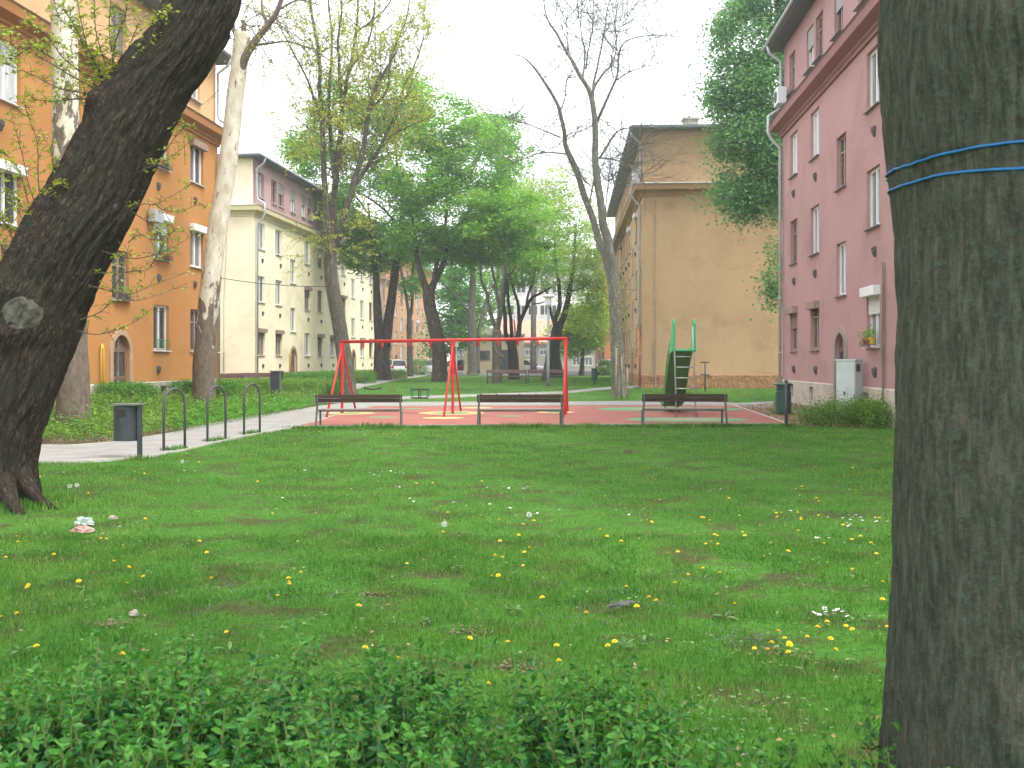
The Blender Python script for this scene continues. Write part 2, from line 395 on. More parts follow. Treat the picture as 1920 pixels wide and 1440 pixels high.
def cr(pts, k=4):                  # smooth polyline through pts
    pts = [Vector(p) for p in pts]; out = []
    for i in range(len(pts)-1):
        p0 = pts[max(i-1, 0)]; p1 = pts[i]; p2 = pts[i+1]; p3 = pts[min(i+2, len(pts)-1)]
        for j in range(k):
            t = j/k; out.append(.5*((2*p1)+(p2-p0)*t+(2*p0-5*p1+4*p2-p3)*t*t+(3*p1-p0-3*p2+p3)*t**3))
    out.append(pts[-1]); return out

class Tree:
    def __init__(s, name, label, d, barkm, leafm, group=None, base=None, cat_='tree'):
        s.d = d; s.mb = MB(); s.mb.bk = []; s.nodes = []; s.nr = []; s.leaf = []; s.barkm = barkm; s.leafm = leafm
        s.name = name; s.label = label; s.group = group; s.base = base; s.cat = cat_; s.lumps = []
    def stem(s, pp, r0, r1, dd=0.0, d0=0.0, n=10, k=4, jit=.0, flare=False):
        # pp: photo points; depth goes from d0 to dd offset along the stem
        m = len(pp); pts = []
        for i, q in enumerate(pp):
            pts.append(P(q[0], q[1], s.d+d0+(dd-d0)*i/max(1, m-1)))
        return s.stem3(pts, r0, r1, n, k, jit, flare)
    def stem3(s, pts, r0, r1, n=10, k=4, jit=0.0, flare=False):
        pts = cr(pts, k); m = len(pts)
        if jit: pts = [p+Vector((noise.noise(p*1.3)*jit, noise.noise(p*1.3+Vector((9, 0, 0)))*jit, 0)) for p in pts]
        rad = []
        for i in range(m):
            t = i/(m-1); r = r0+(r1-r0)*t
            if flare: r *= 1+.75*math.exp(-i/(.55*k))
            rad.append(r*(1+.06*noise.noise(pts[i]*2)))
        s.mb.tube(pts, rad, n, cap=True)
        for i in range(m): s.nodes.append(pts[i]); s.nr.append(rad[i])
        return pts
    def twig(s, a, b, r0, r1=.008, sag=.12, n=4):
        a = Vector(a); b = Vector(b); L = (b-a).length
        mid = (a+b)*.5+Vector((random.gauss(0, .12), random.gauss(0, .12), random.uniform(-.3, 1)*sag))*L*.7
        pts = cr([a, mid, b], 3)
        s.mb.tube(pts, [r0+(r1-r0)*i/(len(pts)-1) for i in range(len(pts))], n, cap=False)
        for p in pts[2:]: s.nodes.append(p); s.nr.append(r1+.01)
    def grow(s, centers, rmax=.06, sag=.12, minz=None, upbias=.5):
        A = np.array([list(p) for p in s.nodes]); first = len(A)
        cs = [Vector(c) for c in centers]
        dist = [min((A-np.array(c))**2 @ np.ones(3)) for c in cs]
        order = sorted(range(len(cs)), key=lambda i: dist[i])
        nodes = list(A)
        arr = np.zeros((len(A)+len(cs)*8, 3)); arr[:len(A)] = A; cnt = len(A)
        for i in order:
            c = np.array(cs[i]); D = arr[:cnt]-c
            cost = np.sum(D*D, 1)+np.where(D[:, 2] > 0, D[:, 2]**2*3*upbias, 0)
            j = int(np.argmin(cost)); a = Vector(arr[j]); L = (cs[i]-a).length
            r0 = min(rmax, .010+.014*L); before = len(s.nodes)
            s.twig(a, cs[i], r0, .007, sag)
            for p in s.nodes[before:]:
                if cnt < len(arr): arr[cnt] = list(p); cnt += 1
    def blob(s, px, py, rx, ry, n, dd=0.0, rz=None, shell=.45):
        # n cluster centres in a lump of the crown
        c = P(px, py, s.d+dd); sx = rx/F*s.d; sz = ry/F*s.d; sy = rz or sx; out = []
        while len(out) < n:
            q = Vector((random.gauss(0, 1), random.gauss(0, 1), random.gauss(0, 1))).normalized()*(random.uniform(shell, 1)**.5)
            p = c+Vector((q.x*sx, q.y*sy, q.z*sz))
            if noise.noise(p*(2.2/max(sx, 1.5))) > -.22: out.append(p)
            elif random.random() < .2: out.append(p)
        return out
    def foliage(s, centers, per, cr_, size, up=.5, flat=.5, droop=0.0, aspect=.75):
        if s.leafm is not None and per > 30: per = int(per*1.9); size *= 1.15
        cs = np.array([list(c) for c in centers]); n = len(cs)
        k = RNG.uniform(.5, 1.3, n)
        cnt = np.maximum(1, (per*k).astype(int)); idx = np.repeat(np.arange(n), cnt)
        off = RNG.normal(size=(len(idx), 3))*np.array([1, 1, flat])*cr_*.55*k[idx][:, None]
        if droop: off[:, 2] -= np.abs(RNG.normal(size=len(idx)))*droop
        s.leaf.append(leaves_np(cs[idx]+off, size*RNG.uniform(.6, 1.25, len(idx)), up, aspect))
    def bare(s, start, direction, L, r, depth, spread=.55, lift=.15, leafp=0, lsize=.05):
        p = Vector(start); dvec = Vector(direction).normalized(); n = 4; pts = [p.copy()]
        for i in range(n):
            dvec = (dvec+Vector((random.gauss(0, .13), random.gauss(0, .13), random.gauss(0, .1)+lift*.25))).normalized()
            p = p+dvec*L/n; pts.append(p.copy())
        s.mb.tube(pts, [r*(1-.55*i/n) for i in range(n+1)], 4 if r > .01 else 3, cap=False)
        if leafp:
            for q in pts[1:]:
                for _ in range(leafp):
                    s.lumps.append(q+Vector((random.gauss(0, .06), random.gauss(0, .06), random.gauss(0, .06)))*L*.6)
        if depth > 0:
            for k in range(random.choice((2, 3, 3))):
                q = pts[random.randint(1, n)]
                side = Vector((random.gauss(0, 1), random.gauss(0, 1), random.gauss(0, .6)))
                side = (side-dvec*side.dot(dvec)).normalized()
                s.bare(q, dvec+side*random.uniform(.4, 1.1)*spread*1.4, L*random.uniform(.5, .8), r*.55, depth-1, spread, lift, leafp, lsize)
    def build(s, parts=True):
        base = s.base or s.nodes[0]; base = Vector(base)
        t = thing(s.name, s.label, s.cat, (base.x, base.y, float(gz(base.x, base.y))), s.group)
        obj('trunk', s.mb, s.barkm, t, smooth=True)
        if s.lumps:
            C = np.array([list(q) for q in s.lumps]); s.leaf.append(leaves_np(C, s.lsz*RNG.uniform(.6, 1.2, len(C)), .35, .7))
        if s.leaf:
            V, Fc = cat(s.leaf); npmesh('crown', V, Fc, s.leafm, t)
        return t
#==SECTION ground==
def grass_ground():
    m, t, b = newmat('lawn_ground'); v = coord(t, 'world')
    c = ramp(t, nz(t, v, .35, 6, .6), [(.3, (.045, .14, .018)), (.5, (.07, .19, .027)), (.7, (.10, .23, .04))])
    c = mixc(t, 1.0, c, ramp(t, nz(t, v, 18, 4, .7), [(.3, (.55, .6, .5)), (.6, (1.15, 1.15, 1.1))]), 'MULTIPLY')
    c = mixc(t, ramp(t, nz(t, v, 1.7, 5, .65), [(.50, (0, 0, 0)), (.62, (.9, .9, .9))]), c, (.085, .065, .035))
    t.links.new(c, b.inputs['Base Color']); b.inputs['Roughness'].default_value = .95; b.inputs['Specular IOR Level'].default_value = .1
    bump(t, b, nz(t, v, 30, 6, .7), .8, .04); return m
M['lawn'] = grass_ground()
xs = np.concatenate([np.array([-220, -150, -80]), np.arange(-45, 45.1, .6), np.array([80, 150, 220])])
ys = np.concatenate([np.array([-60, -25, -10]), np.arange(-4, 115, .6), np.array([140, 200, 320])])
XX, YY = np.meshgrid(xs, ys); ZZ = gz(XX, YY)+.015*np.sin(XX*1.7+YY*.6)*np.exp(-((XX/9)**2))*(YY < 24)
nx, ny = len(xs), len(ys); V = np.stack([XX.ravel(), YY.ravel(), ZZ.ravel()], 1)
ii = (np.arange(ny-1)[:, None]*nx+np.arange(nx-1)[None, :]).ravel()
g_ = npmesh('lawn', V, np.stack([ii, ii+1, ii+nx+1, ii+nx], 1), M['lawn'], smooth=True); tag(g_, kind='structure')

M['path'] = noisy('pale_asphalt_path', (.22, .215, .20), (.32, .31, .29), 1.6, .9, 70, .35, .006, kind='world')
M['kerb'] = noisy('concrete_edging', (.36, .34, .31), (.52, .50, .46), 5, .9, 40, .4, .005, kind='world')
M['road'] = noisy('street_asphalt', (.10, .10, .105), (.17, .17, .17), 1.2, .9, 50, .4, .006, kind='world')
def rubber_mat():
    m, t, b = newmat('red_rubber_surface'); v = coord(t, 'world')
    c = ramp(t, nz(t, v, .8, 5, .6), [(.3, (.27, .085, .062)), (.55, (.34, .115, .085)), (.75, (.37, .14, .11))])
    c = mixc(t, 1.0, c, ramp(t, nz(t, v, 130, 3), [(.35, (.72, .72, .72)), (.65, (1.15, 1.15, 1.15))]), 'MULTIPLY')
    t.links.new(c, b.inputs['Base Color']); b.inputs['Roughness'].default_value = .9; bump(t, b, nz(t, v, 160, 3), .4, .004); return m
M['rubber_red'] = rubber_mat()
M['rub_green'] = noisy('green_rubber_surface', (.09, .28, .13), (.13, .35, .17), 3, .9, 160, .4, .004, kind='world')
M['rub_yellow'] = noisy('yellow_rubber_surface', (.62, .38, .15), (.74, .48, .20), 3, .9, 160, .4, .004, kind='world')
M['rub_tan'] = noisy('worn_tan_rubber', (.26, .27, .17), (.33, .31, .20), 3, .9, 160, .4, .004, kind='world')

POLYS = []          # ground areas kept free of grass blades
def xy(l): return [tuple(G(*q))[:2] for q in l]
def ribbon(name, A, B, mat, z=.022, sub=10, kerb=True, kind='structure'):
    A = xy(A); B = xy(B); POLYS.append(A+B[::-1]); mb = MB(); kb = MB()
    def res(L, n):
        L = [np.array(p) for p in L]; sg = [np.linalg.norm(L[i+1]-L[i]) for i in range(len(L)-1)]; T = sum(sg); out = []
        for i in range(n+1):
            s_ = T*i/n; k = 0
            while k < len(sg)-1 and s_ > sg[k]: s_ -= sg[k]; k += 1
            out.append(L[k]+(L[k+1]-L[k])*min(1, s_/max(sg[k], 1e-6)))
        return out
    n = sub*max(len(A), len(B)); a = res(A, n); b = res(B, n)
    pt = lambda q, dz=0: Vector((q[0], q[1], float(gz(q[0], q[1]))+z+dz))
    for i in range(n):
        for j in range(4):
            q = lambda r, u: a[r]+(b[r]-a[r])*u/4
            mb.quad(pt(q(i, j)), pt(q(i, j+1)), pt(q(i+1, j+1)), pt(q(i+1, j)))
        if kerb:
            for s_, o_ in ((a, b), (b, a)):
                def out(r): dd = s_[r]-o_[r]; return s_[r]+dd/(np.linalg.norm(dd)+1e-6)*.07
                p1, p2, q1, q2 = s_[i], s_[i+1], out(i), out(i+1)
                kb.quad(pt(p1, .018), pt(p2, .018), pt(q2, .018), pt(q1, .018))
                kb.quad(pt(q1, .018), pt(q2, .018), pt(q2, -.06), pt(q1, -.06)); kb.quad(pt(p1, .018), pt(p2, .018), pt(p2, -.02), pt(p1, -.02))
    o = obj(name, mb, mat, at=(0, 0, 0)); tag(o, kind=kind)
    if kerb: k_ = obj(name+'_edging', kb, M['kerb'], at=(0, 0, 0)); tag(k_, kind='structure')
# path along the left edge of the lawn up to the play area
ribbon('path', [(-120, 872), (60, 867), (150, 867), (265, 860), (345, 846), (410, 830), (480, 815), (560, 801), (600, 790), (640, 776), (700, 763)],
       [(-120, 842), (60, 838), (130, 838), (215, 832), (320, 815), (390, 798), (470, 783), (540, 773), (600, 763), (640, 758), (700, 756)], M['path'])
ribbon('path_branch', [(610, 757), (560, 752), (520, 748), (470, 753)], [(640, 757), (640, 736), (600, 737), (500, 747)], M['path'], z=.027)
ribbon('side_path', [(600, 738), (650, 725), (700, 715), (760, 705), (800, 700)], [(640, 742), (690, 724), (740, 714), (790, 706), (812, 702)], M['path'], z=.03)
ribbon('path_behind_playground', [(690, 763), (900, 762), (1060, 761.5), (1180, 761), (1300, 761), (1450, 764)],
       [(690, 756), (900, 755.5), (1060, 755), (1180, 754), (1300, 754), (1450, 755)], M['path'], z=.03)
ribbon('lawn_path', [(740, 749), (900, 743.5), (1060, 738), (1130, 731), (1240, 725), (1350, 722.5), (1480, 723)],
       [(740, 746), (900, 740.5), (1060, 735), (1130, 728), (1240, 722), (1350, 720.5), (1480, 720.5)], M['path'])
# street at the far end with parked cars
def flat(name, pts, mat, z):
    mb = MB(); mb.poly([(x, y, float(gz(x, y))+z) for x, y in pts]); o = obj(name, mb, mat, at=(0, 0, 0)); tag(o, kind='structure'); return o
flat('street', [(-70, 95.5), (70, 95.5), (70, 106), (-70, 106)], M['road'], .02)
flat('back_street', [(-10.5, 106), (9.5, 106), (16, 148), (-8, 148)], M['road'], .024)
flat('kerb', [(-70, 95.2), (70, 95.2), (70, 95.5), (-70, 95.5)], M['kerb'], .10)

# the rubber play surface and its coloured spots
rub = [(556, 801.5), (1474, 797), (1372, 761), (1060, 762.5), (700, 764), (640, 777), (600, 791)]
rp = xy(rub); rp[0] = (rp[0][0], rp[1][1]-.15) if False else rp[0]
POLYS.append([rp[0], rp[1], rp[2], rp[3], rp[4], rp[5], rp[6]])
o = obj('rubber_play_surface', (lambda mb: (mb.poly([(x, y, .040) for x, y in rp]), mb)[1])(MB()), M['rubber_red'], at=(0, 0, 0)); tag(o, kind='structure')
kb = MB()
for a, b_ in ((rp[0], rp[1]), (rp[1], rp[2])):
    a = Vector((*a, 0)); b_ = Vector((*b_, 0)); dn = Vector((b_.y-a.y, a.x-b_.x, 0)).normalized()
    kb.box((a+b_)/2+dn*.035+Vector((0, 0, .015)), (b_-a).length/2, .035, .04, (b_-a).normalized(), dn)
tag(obj('play_surface_edging', kb, M['kerb'], at=(0, 0, 0)), kind='structure')
def spot(px, py, rx, mats, ry=None, z=.044):
    c = G(px, py); r = rx/F*c.y
    for i, (k, m_) in enumerate(mats):
        mb = MB(); pts = []
        for j in range(48):
            a = 2*math.pi*j/48; pts.append((c.x+r*k*math.cos(a), c.y+r*k*math.sin(a)*(ry or 1), z+.004*i))
        mb.poly(pts); tag(obj('play_surface_spot', mb, m_, at=(0, 0, 0)), kind='structure')
Yl, Gn, Tn = M['rub_yellow'], M['rub_green'], M['rub_tan']
spot(655, 777.5, 48, [(1, Yl), (.55, Gn)]); spot(846, 777, 62, [(1, Yl), (.58, Gn)]); spot(831, 786.5, 39, [(1, Yl)], .8)
spot(717, 785, 30, [(1, Gn)], .7); spot(775, 769, 22, [(1, Gn)], .8, .048); spot(893, 767, 30, [(1, Yl)], .8); spot(1042, 775.5, 36, [(1, Yl), (.55, Gn)])
spot(956, 783, 26, [(1, Gn)], .7); spot(1257, 769.5, 136, [(1, Gn), (.62, Tn)], .62); spot(1288, 789.5, 115, [(1, Gn), (.62, Tn)], .62)

# bark mulch on the right and along the left path
def mulch_mat():
    m, t, b = newmat('bark_mulch'); v = coord(t, 'world')
    vo = t.nodes.new('ShaderNodeTexVoronoi'); vo.inputs['Scale'].default_value = 22; t.links.new(v, vo.inputs['Vector'])
    sp = t.nodes.new('ShaderNodeSeparateColor'); t.links.new(vo.outputs['Color'], sp.inputs[0])
    c = ramp(t, sp.outputs[0], [(0, (.055, .035, .022)), (.4, (.13, .085, .055)), (.75, (.24, .165, .11)), (1, (.38, .29, .21))])
    t.links.new(c, b.inputs['Base Color']); b.inputs['Roughness'].default_value = .95; bump(t, b, vo.outputs['Distance'], 1, .05); return m
M['mulch'] = mulch_mat()
def area(name, px, mat, z, free=True):
    p = xy(px); 
    if free: POLYS.append(p)
    mb = MB(); x0, x1 = min(q[0] for q in p), max(q[0] for q in p); y0, y1 = min(q[1] for q in p), max(q[1] for q in p)
    st = .25; gx = np.arange(x0, x1+st, st); gy = np.arange(y0, y1+st, st)
    A, B = np.meshgrid((gx[:-1]+gx[1:])/2, (gy[:-1]+gy[1:])/2); ins = inpoly(A.ravel(), B.ravel(), p).reshape(A.shape)
    for j in range(len(gy)-1):
        for i in range(len(gx)-1):
            if ins[j, i]:
                mb.quad(*[(X, Y, float(gz(X, Y))+z) for X, Y in ((gx[i], gy[j]), (gx[i+1], gy[j]), (gx[i+1], gy[j+1]), (gx[i], gy[j+1]))])
    tag(obj(name, mb, mat, at=(0, 0, 0)), kind='structure'); return p
def inpoly(x, y, poly):
    x = np.asarray(x); y = np.asarray(y); ins = np.zeros(x.shape, bool); n = len(poly)
    for i in range(n):
        x1, y1 = poly[i]; x2, y2 = poly[(i+1) % n]
        if y1 == y2: continue
        c = ((y1 > y) != (y2 > y)) & (x < (x2-x1)*(y-y1)/(y2-y1)+x1); ins ^= c
    return ins
mulchR = area('mulch_bed', [(1376, 762), (1482, 799), (1560, 801), (1700, 801), (1720, 770), (1600, 760), (1450, 757)], M['mulch'], .012)
bedL = area('planting_bed', [(-60, 836), (60, 836), (215, 829), (320, 812), (390, 796), (470, 781), (575, 766), (600, 757), (560, 753), (500, 752), (430, 752), (330, 757), (180, 770), (-60, 790)], M['mulch'], .014)
bedL2 = area('planting_bed', [(520, 744), (600, 733), (640, 722), (640, 716), (540, 712), (400, 716), (400, 735), (420, 748)], M['mulch'], .014)

# worn bare patches in the lawn
BARE = []
M['bare'] = noisy('worn_lawn_soil', (.09, .085, .04), (.19, .15, .085), 7, .95, 30, .8, .02, kind='world')
for px, py, r in ((1392, 1318, .17), (872, 1186, .09), (205, 1172, .08), (1455, 1225, .12), (700, 1118, .07), (170, 925, .16), (960, 1255, .07)):
    Yb = F*EYE/(py-HY); BARE.append(((px-HX)/F*Yb, Yb, r))
# grass blades
def blades(name, n, ymin, ymax, h, wd, xlim=None, power=1.0, five=False):
    u = RNG.uniform(0, 1, n)
    Y = (ymin**power+u*(ymax**power-ymin**power))**(1/power)
    X = RNG.uniform(-1, 1, n)*(.53*Y+1.2)
    if xlim: X = np.clip(X, -xlim, xlim)
    keep = np.ones(n, bool)
    for p in POLYS: keep &= ~inpoly(X, Y, p)
    pq = np.sin(X*5.3+2*np.sin(Y*3.1))*np.sin(Y*6.1+1.5*np.sin(X*2.7))+.35*np.sin(X*13+Y*9)*np.sin(Y*17-X*5)
    keep &= ~((pq > .5) & (RNG.uniform(size=n) < .55*np.clip((13-Y)/6, 0, 1)))
    q = np.sin(X*1.9+np.sin(Y*1.3)*1.7)*np.sin(Y*1.55+np.sin(X*.9)*2)+.5*np.sin(X*4.7+Y*3.1)
    keep &= ~((q > 1.02) & (RNG.uniform(size=n) < .72))
    for bx_, by_, br_ in BARE:
        dd0 = np.hypot((X-bx_)/1.5, Y-by_)/br_; keep &= ~((dd0 < 1.05) & (RNG.uniform(size=n) < np.clip(1.0-dd0*.6, .2, .72)))
    X = X[keep]; Y = Y[keep]; q = q[keep]; n = len(X); Z = gz(X, Y)
    tuft = .85+.18*np.sin(X*2.3+np.sin(Y*1.9))*np.sin(Y*2.7+1)+.15*np.sin(X*7.1+Y*5.3)
    H = h*RNG.uniform(.45, 1.2, n)*np.clip(tuft, .45, 1.4); W = wd*RNG.uniform(.7, 1.3, n)*(Y/8)**.55
    a = RNG.uniform(0, 2*math.pi, n); lx = np.cos(a)*H*RNG.uniform(.1, .7, n); ly = np.sin(a)*H*RNG.uniform(.1, .7, n)
    b = a+math.pi/2+RNG.normal(0, .4, n); wx = np.cos(b)*W; wy = np.sin(b)*W
    B = np.stack([X, Y, Z], 1)
    if five:
        V = np.stack([B-np.stack([wx, wy, 0*wx], 1)*.5, B+np.stack([wx, wy, 0*wx], 1)*.5,
                      B+np.stack([lx*.35+wx*.4, ly*.35+wy*.4, H*.6], 1), B+np.stack([lx, ly, H*.95], 1), B+np.stack([lx*.35-wx*.4, ly*.35-wy*.4, H*.6], 1)], 1)
        k = 5
    else:
        V = np.stack([B-np.stack([wx, wy, 0*wx], 1)*.5, B+np.stack([wx, wy, 0*wx], 1)*.5, B+np.stack([lx, ly, H], 1)], 1); k = 3
    return V.reshape(-1, 3), np.arange(n*k).reshape(n, k)
def blade_mat():
    m, t, b = newmat('grass_blade'); g = t.nodes.new('ShaderNodeNewGeometry')
    c = ramp(t, g.outputs['Random Per Island'], [(0, (.064, .185, .024)), (.35, (.108, .28, .037)), (.75, (.168, .35, .06)), (.93, (.24, .39, .09)), (1, (.36, .35, .17))])
    v = coord(t, 'world'); k = ramp(t, nz(t, v, .30, 4, .6), [(.32, (.62, .78, .62)), (.5, (1, 1, 1)), (.68, (1.25, 1.14, 1.05))])
    k2 = ramp(t, nz(t, v, 1.8, 4, .6), [(.36, (.58, .76, .66)), (.6, (1.1, 1.05, 1))])
    c = mixc(t, 1.0, mixc(t, 1.0, c, k, 'MULTIPLY'), k2, 'MULTIPLY')
    t.links.new(c, b.inputs['Base Color']); b.inputs['Roughness'].default_value = .55; b.inputs['Specular IOR Level'].default_value = .25
    tr = t.nodes.new('ShaderNodeBsdfTranslucent'); t.links.new(c, tr.inputs[0])
    ms = t.nodes.new('ShaderNodeMixShader'); ms.inputs[0].default_value = .48
    t.links.new(b.outputs[0], ms.inputs[1]); t.links.new(tr.outputs[0], ms.inputs[2]); t.links.new(ms.outputs[0], t.nodes['Material Output'].inputs[0]); return m
M['blade'] = blade_mat()
V1, F1 = blades('a', 210000, 2.0, 9.5, .050, .0046, power=1.25, five=True)
o = npmesh('grass', V1, F1, M['blade']); tag(o, 'green lawn grass with worn patches', 'grass', kind='stuff')
V2, F2 = blades('b', 330000, 9.5, 28, .048, .0062, power=1.1)
V3, F3 = blades('c', 170000, 27, 88, .055, .0075, power=1.2)
V, Fc = cat([(V2, F2), (V3, F3)])
o = npmesh('grass', V, Fc, M['blade']); tag(o, 'short lawn grass running back to the trees', 'grass', kind='stuff')
# taller tufts fringing the play surface and posts
def tufts(px_list, n, rad, h):
    out = []
    for q in px_list:
        c = G(*q); X = c.x+RNG.normal(0, rad, n); Y = c.y+RNG.normal(0, rad*.5, n)-.05
        B = np.stack([X, Y, gz(X, Y)], 1); a = RNG.uniform(0, 6.28, n); H = h*RNG.uniform(.4, 1.2, n)
        wv = np.stack([np.cos(a+1.57), np.sin(a+1.57), 0*a], 1)*.007*(c.y/10)**.5
        out.append((np.stack([B-wv, B+wv, B+np.stack([np.cos(a)*H*.35, np.sin(a)*H*.35, H], 1)], 1).reshape(-1, 3), np.arange(n*3).reshape(n, 3)))
    return out
edge = [(560+ (1474-560)*i/60.0+random.uniform(-6, 6), 803.5-4.5*i/60.0) for i in range(61)]
tf = tufts(edge, 130, .22, .085)+tufts([(q, 802) for q in (690, 730, 1105, 1240, 1290, 1330, 960, 1010)], 160, .16, .15)
tf += tufts([(262, 862), (320, 846), (338, 843), (400, 829), (413, 826), (467, 815), (479, 813), (1474, 801), (1028, 724), (1115, 720)], 120, .09, .10)
tf += tufts([(60, 950), (10, 955), (-30, 960), (85, 940)], 400, .25, .10)
V, Fc = cat(tf); tag(npmesh('grass', V, Fc, M['blade']), 'taller grass tufts fringing the red play surface and the posts', 'grass', kind='stuff')
#==SECTION buildings==
ZP, ZC0, ZC1, ZE = .92, 9.78, 10.45, 13.02     # plinth top, cornice, eave heights
class Bld:
    def __init__(s, label, corner, vpx, length, depth, side, m, zb=-.3, flip=False):
        # corner: plan point; facade runs from it along U; side=+1 outward normal to the right of the picture
        s.C = Vector((*corner, 0)); dirv = Vector(((vpx-HX)/F, 1, 0)).normalized(); s.U = -dirv if flip else dirv
        s.N = Vector((dirv.y, -dirv.x, 0))*side; s.L = length; s.D = depth; s.m = m; s.zb = zb
        s.root = thing('apartment_building', label, 'apartment building', s.C+Vector((0, 0, .3)))
        s.wh = []; s.uh = []; s.ph = []
    def W(s, u, n, z): return s.C+s.U*u+s.N*n+Vector((0, 0, z))
    def panel(s, mb, u0, u1, z0, z1, holes, n=0.0, rec=.2):
        us = sorted({u0, u1, *[h[0] for h in holes], *[h[1] for h in holes]}); zs = sorted({z0, z1, *[h[2] for h in holes], *[h[3] for h in holes]})
        us = [q for q in us if u0 <= q <= u1]; zs = [q for q in zs if z0 <= q <= z1]
        for i in range(len(us)-1):
            for j in range(len(zs)-1):
                cu, cz = (us[i]+us[i+1])/2, (zs[j]+zs[j+1])/2
                if any(h[0] < cu < h[1] and h[2] < cz < h[3] for h in holes): continue
                mb.quad(s.W(us[i], n, zs[j]), s.W(us[i+1], n, zs[j]), s.W(us[i+1], n, zs[j+1]), s.W(us[i], n, zs[j+1]))
        for a, b, c, d in holes:
            c2, d2 = max(c, z0), min(d, z1); r = n-rec
            mb.quad(s.W(a, n, c2), s.W(a, r, c2), s.W(a, r, d2), s.W(a, n, d2)); mb.quad(s.W(b, n, c2), s.W(b, r, c2), s.W(b, r, d2), s.W(b, n, d2))
            if d <= z1: mb.quad(s.W(a, n, d), s.W(b, n, d), s.W(b, r, d), s.W(a, r, d))
            if c >= z0: mb.quad(s.W(a, n, c), s.W(b, n, c), s.W(b, r, c), s.W(a, r, c))
    def sweep(s, mb, prof):     # ring round the building, prof = (offset outward, z)
        for (o0, z0), (o1, z1) in zip(prof[:-1], prof[1:]):
            r = [[s.W(-o, o, z), s.W(s.L+o, o, z), s.W(s.L+o, -s.D-o, z), s.W(-o, -s.D-o, z)] for o, z in ((o0, z0), (o1, z1))]
            for k in range(4): mb.quad(r[0][k], r[0][(k+1) % 4], r[1][(k+1) % 4], r[1][k])
    def shell(s, door=(), split=None, gable=None):
        m = s.m; L, D = s.L, s.D
        dh = [(u-.55, u+.55, .3, 2.44) for u in door]
        wall = MB(); s.panel(wall, 0, L, ZP, ZC0+.1, s.wh+dh)
        back = MB() if gable else wall
        back.quad(s.W(0, 0, ZP), s.W(0, -D, ZP), s.W(0, -D, ZC0+.1), s.W(0, 0, ZC0+.1))
        wall.quad(s.W(L, 0, ZP), s.W(L, -D, ZP), s.W(L, -D, ZC0+.1), s.W(L, 0, ZC0+.1)); wall.quad(s.W(0, -D, ZP), s.W(L, -D, ZP), s.W(L, -D, ZC0+.1), s.W(0, -D, ZC0+.1))
        up = MB(); i = -.05; s.panel(up, -i, L+i, ZC1-.05, ZE+.05, s.uh, i)
        upb = back if gable else up
        upb.quad(s.W(-i, i, ZC1-.05), s.W(-i, -D-i, ZC1-.05), s.W(-i, -D-i, ZE+.05), s.W(-i, i, ZE+.05))
        up.quad(s.W(L+i, i, ZC1-.05), s.W(L+i, -D-i, ZC1-.05), s.W(L+i, -D-i, ZE+.05), s.W(L+i, i, ZE+.05)); up.quad(s.W(0, -D-i, ZC1-.05), s.W(L, -D-i, ZC1-.05), s.W(L, -D-i, ZE+.05), s.W(0, -D-i, ZE+.05))
        for u in door:           # spandrel over the arched door: butts against the rectangular hole
            zs_, r_ = 1.86, .55; pr = None
            for k in range(17):
                a = math.pi*k/16; q = (u-math.cos(a)*r_, zs_+math.sin(a)*r_)
                if pr: 
                    wall.quad(s.W(pr[0], 0, pr[1]), s.W(q[0], 0, q[1]), s.W(q[0], 0, 2.44), s.W(pr[0], 0, 2.44))
                    wall.quad(s.W(pr[0], 0, pr[1]), s.W(q[0], 0, q[1]), s.W(q[0], -.2, q[1]), s.W(pr[0], -.2, pr[1]))
                pr = q
        obj('wall', wall, m['wall'], s.root)
        if gable: obj('gable_wall', back, gable, s.root)
        obj('attic_wall', up, m['upper'], s.root)
        pl = MB(); hs = [(u-.27, u+.27, .38, .80) for u in s.ph]+[(u-.55, u+.55, .3, ZP+.01) for u in door]
        s.panel(pl, -.05, L+.05, s.zb, ZP, [h for h in hs if h[3] < ZP]+[(a, b, c, ZP) for a, b, c, d in hs if d > ZP], .05, .25)
        pl.quad(s.W(-.05, .05, s.zb), s.W(-.05, -D, s.zb), s.W(-.05, -D, ZP), s.W(-.05, .05, ZP)); pl.quad(s.W(L+.05, .05, s.zb), s.W(L+.05, -D, s.zb), s.W(L+.05, -D, ZP), s.W(L+.05, .05, ZP))
        us = [-.05]+[e for u in sorted(door) for e in (u-.55, u+.55)]+[L+.05]
        for a, b in zip(us[::2], us[1::2]): pl.quad(s.W(a, .05, ZP), s.W(b, .05, ZP), s.W(b, 0, ZP+.03), s.W(a, 0, ZP+.03))
        pl.quad(s.W(-.05, .05, ZP), s.W(-.05, -D, ZP), s.W(0, -D, ZP+.03), s.W(0, .05, ZP+.03))
        obj('plinth', pl, m['plinth'], s.root)
        bs = MB()
        for u in s.ph: bs.quad(s.W(u-.27, -.19, .38), s.W(u+.27, -.19, .38), s.W(u+.27, -.19, .8), s.W(u-.27, -.19, .8))
        if s.ph:
            for u in s.ph:
                q = MB(); q.quad(s.W(u-.27, -.19, .38), s.W(u+.27, -.19, .38), s.W(u+.27, -.19, .8), s.W(u-.27, -.19, .8))
                for e in (-.16, 0, .16): q.box(s.W(u+e, -.15, .59), .012, .012, .21, s.U, s.N)
                obj('basement_window', q, M['vent'], s.root)
        co = MB(); s.sweep(co, [(.0, ZC0-.03), (.07, ZC0-.03), (.07, ZC0+.06), (.13, ZC0+.10), (.13, ZC0+.17), (.40, ZC0+.27), (.42, ZC0+.50), (.45, ZC0+.53)])
        obj('cornice', co, m['cornice'], s.root)
        cf = MB(); s.sweep(cf, [(.45, ZC0+.53), (.47, ZC0+.55), (-.05, ZC1)]); obj('cornice_flashing', cf, m.get('flash', M['roof']), s.root)
